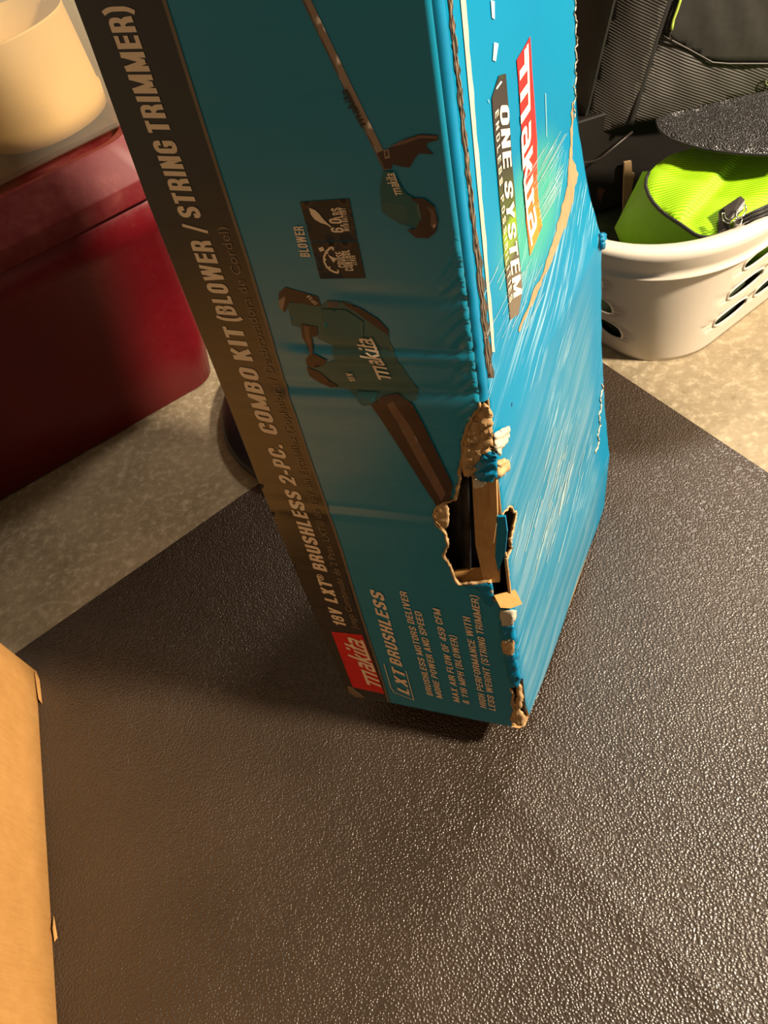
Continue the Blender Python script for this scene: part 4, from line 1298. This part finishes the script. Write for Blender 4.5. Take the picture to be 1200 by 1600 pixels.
def quadgrid(name, px, Q, Nn, m, bulge, parent, step=12, off=0.0, thick=.004):
    poly = resample(px, step); pts, fs = cdt(poly, (), step); arr = np.array(poly); V = []
    for p in pts:
        e = np.hypot(arr[:, 0] - p[0], arr[:, 1] - p[1]).min()
        w = 1 - math.exp(-(e / 26) ** 1.3)
        k = bulge * w * (1 + .35 * math.sin(p[0] * .035 + p[1] * .02)) + .0015 * w * math.sin(p[0] * .11 - p[1] * .03)
        V.append(plane_at(p, Q, Nn) + Nn * (k + off))
    o = obj(name, V, fs, m, parent)
    s = o.modifiers.new('thickness', 'SOLIDIFY'); s.thickness = thick; s.offset = 0
    return o
quadgrid('front_panel', [(985, 193), (1000, 140), (1024, 62), (1047, -8), (1075, -90), (1330, -90), (1330, 118), (1200, 143), (1140, 158), (1085, 174), (1030, 186)], FQ, FNv, M['twill'], .006, bp)
quadgrid('gusset', [(906, 212), (920, 165), (938, 90), (962, -8), (985, -90), (1075, -90), (1047, -8), (1024, 62), (1000, 140), (985, 193), (945, 205)], GQ, GN, M['twill'], .008, bp)
quadgrid('back_shell', [(880, 215), (906, 212), (920, 165), (938, 90), (962, -8), (985, -90), (880, -90)], HQ, HN, M['twill_s'], .004, bp)
P = [(1034, 54), (1044, 58), (1110, 95), (1135, 97), (1200, 97), (1330, 97), (1330, -90), (1080, -90), (1058, -10), (1045, 20)]
quadgrid('front_pocket', P, FQ, FNv, M['twill_s'], .003, bp, 12, .008, .003)
def seam(pxs, Q, Nn, r, m, name='seam_piping', off=.004, label=None):
    b = MB(); b.add(*tube([plane_at(p, Q, Nn) + Nn * off for p in resample(pxs, 10, False)], r, 8)); o = b.build(name, m, bp)
    if label: o['label'] = label
seam([(985, 193), (1000, 140), (1024, 62), (1047, -8), (1075, -90)], FQ, FNv, .0055, M['seam'])
seam([(906, 212), (920, 165), (938, 90), (962, -8), (985, -90)], GQ, GN, .0035, M['seam'])
seam([(1034, 54), (1072, 74), (1110, 95), (1135, 97), (1200, 97), (1330, 97)], FQ, FNv, .0018, M['leather'], 'pocket_seam', .012)
seam([(1062, -10), (1055, 12), (1049, 28), (1046, 44)], FQ, FNv, .0026, M['lime_thread'], 'lime_piping', .014, 'short lime green piping')
seam([(1046, 44), (1043, 55), (1047, 60)], FQ, FNv, .0014, M['leather'], 'pocket_seam', .013)
# closed back, base and top of the bag
f0 = plane_at((985, 193), FQ, FNv); f1 = plane_at((1330, 118), FQ, FNv); f2 = plane_at((1330, -90), FQ, FNv); f3 = plane_at((1075, -90), FQ, FNv)
g0 = plane_at((906, 212), GQ, GN); g1 = plane_at((985, -90), GQ, GN); h0 = plane_at((880, 215), HQ, HN); h1 = plane_at((880, -90), HQ, HN)
bk = np.array([.03, .12, 0])
V = [f0, f1, f2, f3, g0, g1, h0, h1, f1 + bk, f2 + bk, h0 + bk * .3, h1 + bk * .3]
obj('bag_back', V, [(0, 1, 8, 10, 6, 4), (3, 5, 7, 11, 9, 2), (1, 2, 9, 8), (6, 10, 11, 7), (10, 8, 9, 11)], M['twill_s'], bp, None, False)
b = MB(); c0 = plane_at((1199, 122), FQ, FNv) + FNv * .016
b.add(*tube([c0 + .008 * (np.array([1, 0, 0]) * math.cos(a) + np.array([0, .1, 1]) * math.sin(a)) for a in np.linspace(0, 2 * math.pi, 20)[:-1]], .0014, 8, True))
b.build('metal_ring', M['metal'], bp)['label'] = 'small bright ring'

# ------------------------------------------------------------------ pebbled pouch over the lime bag
pc = thing('flat_pouch', 'flat black pebbled pouch with piped rim lying over the lime bag', 'pouch', tuple(floor_at((1110, 215), .345)))
top = [(1026, 186, .345), (1027, 194, .343), (1031, 203, .341), (1039, 211, .339), (1050, 218, .337), (1064, 223, .336), (1080, 228, .335), (1100, 233, .334), (1125, 237, .334), (1150, 240, .334), (1180, 242, .334), (1210, 243, .334), (1250, 240, .335), (1270, 215, .342),
       (1265, 170, .352), (1240, 148, .358), (1200, 142, .360), (1160, 150, .358), (1120, 160, .355), (1080, 170, .351), (1045, 178, .348)]
skirt = [(x, y + 3, z - .012) for x, y, z in top]
T, o, o2 = pillow(top, skirt, .006, 8, M['pouch'], M['leather'], 'top_cover', 'edge_band', pc)
b = MB(); b.add(*tube(T[:15], .0026, 8)); b.build('piping', M['seam'], pc)

for o in bpy.data.objects:
    if '_at' in o.keys(): del o['_at']
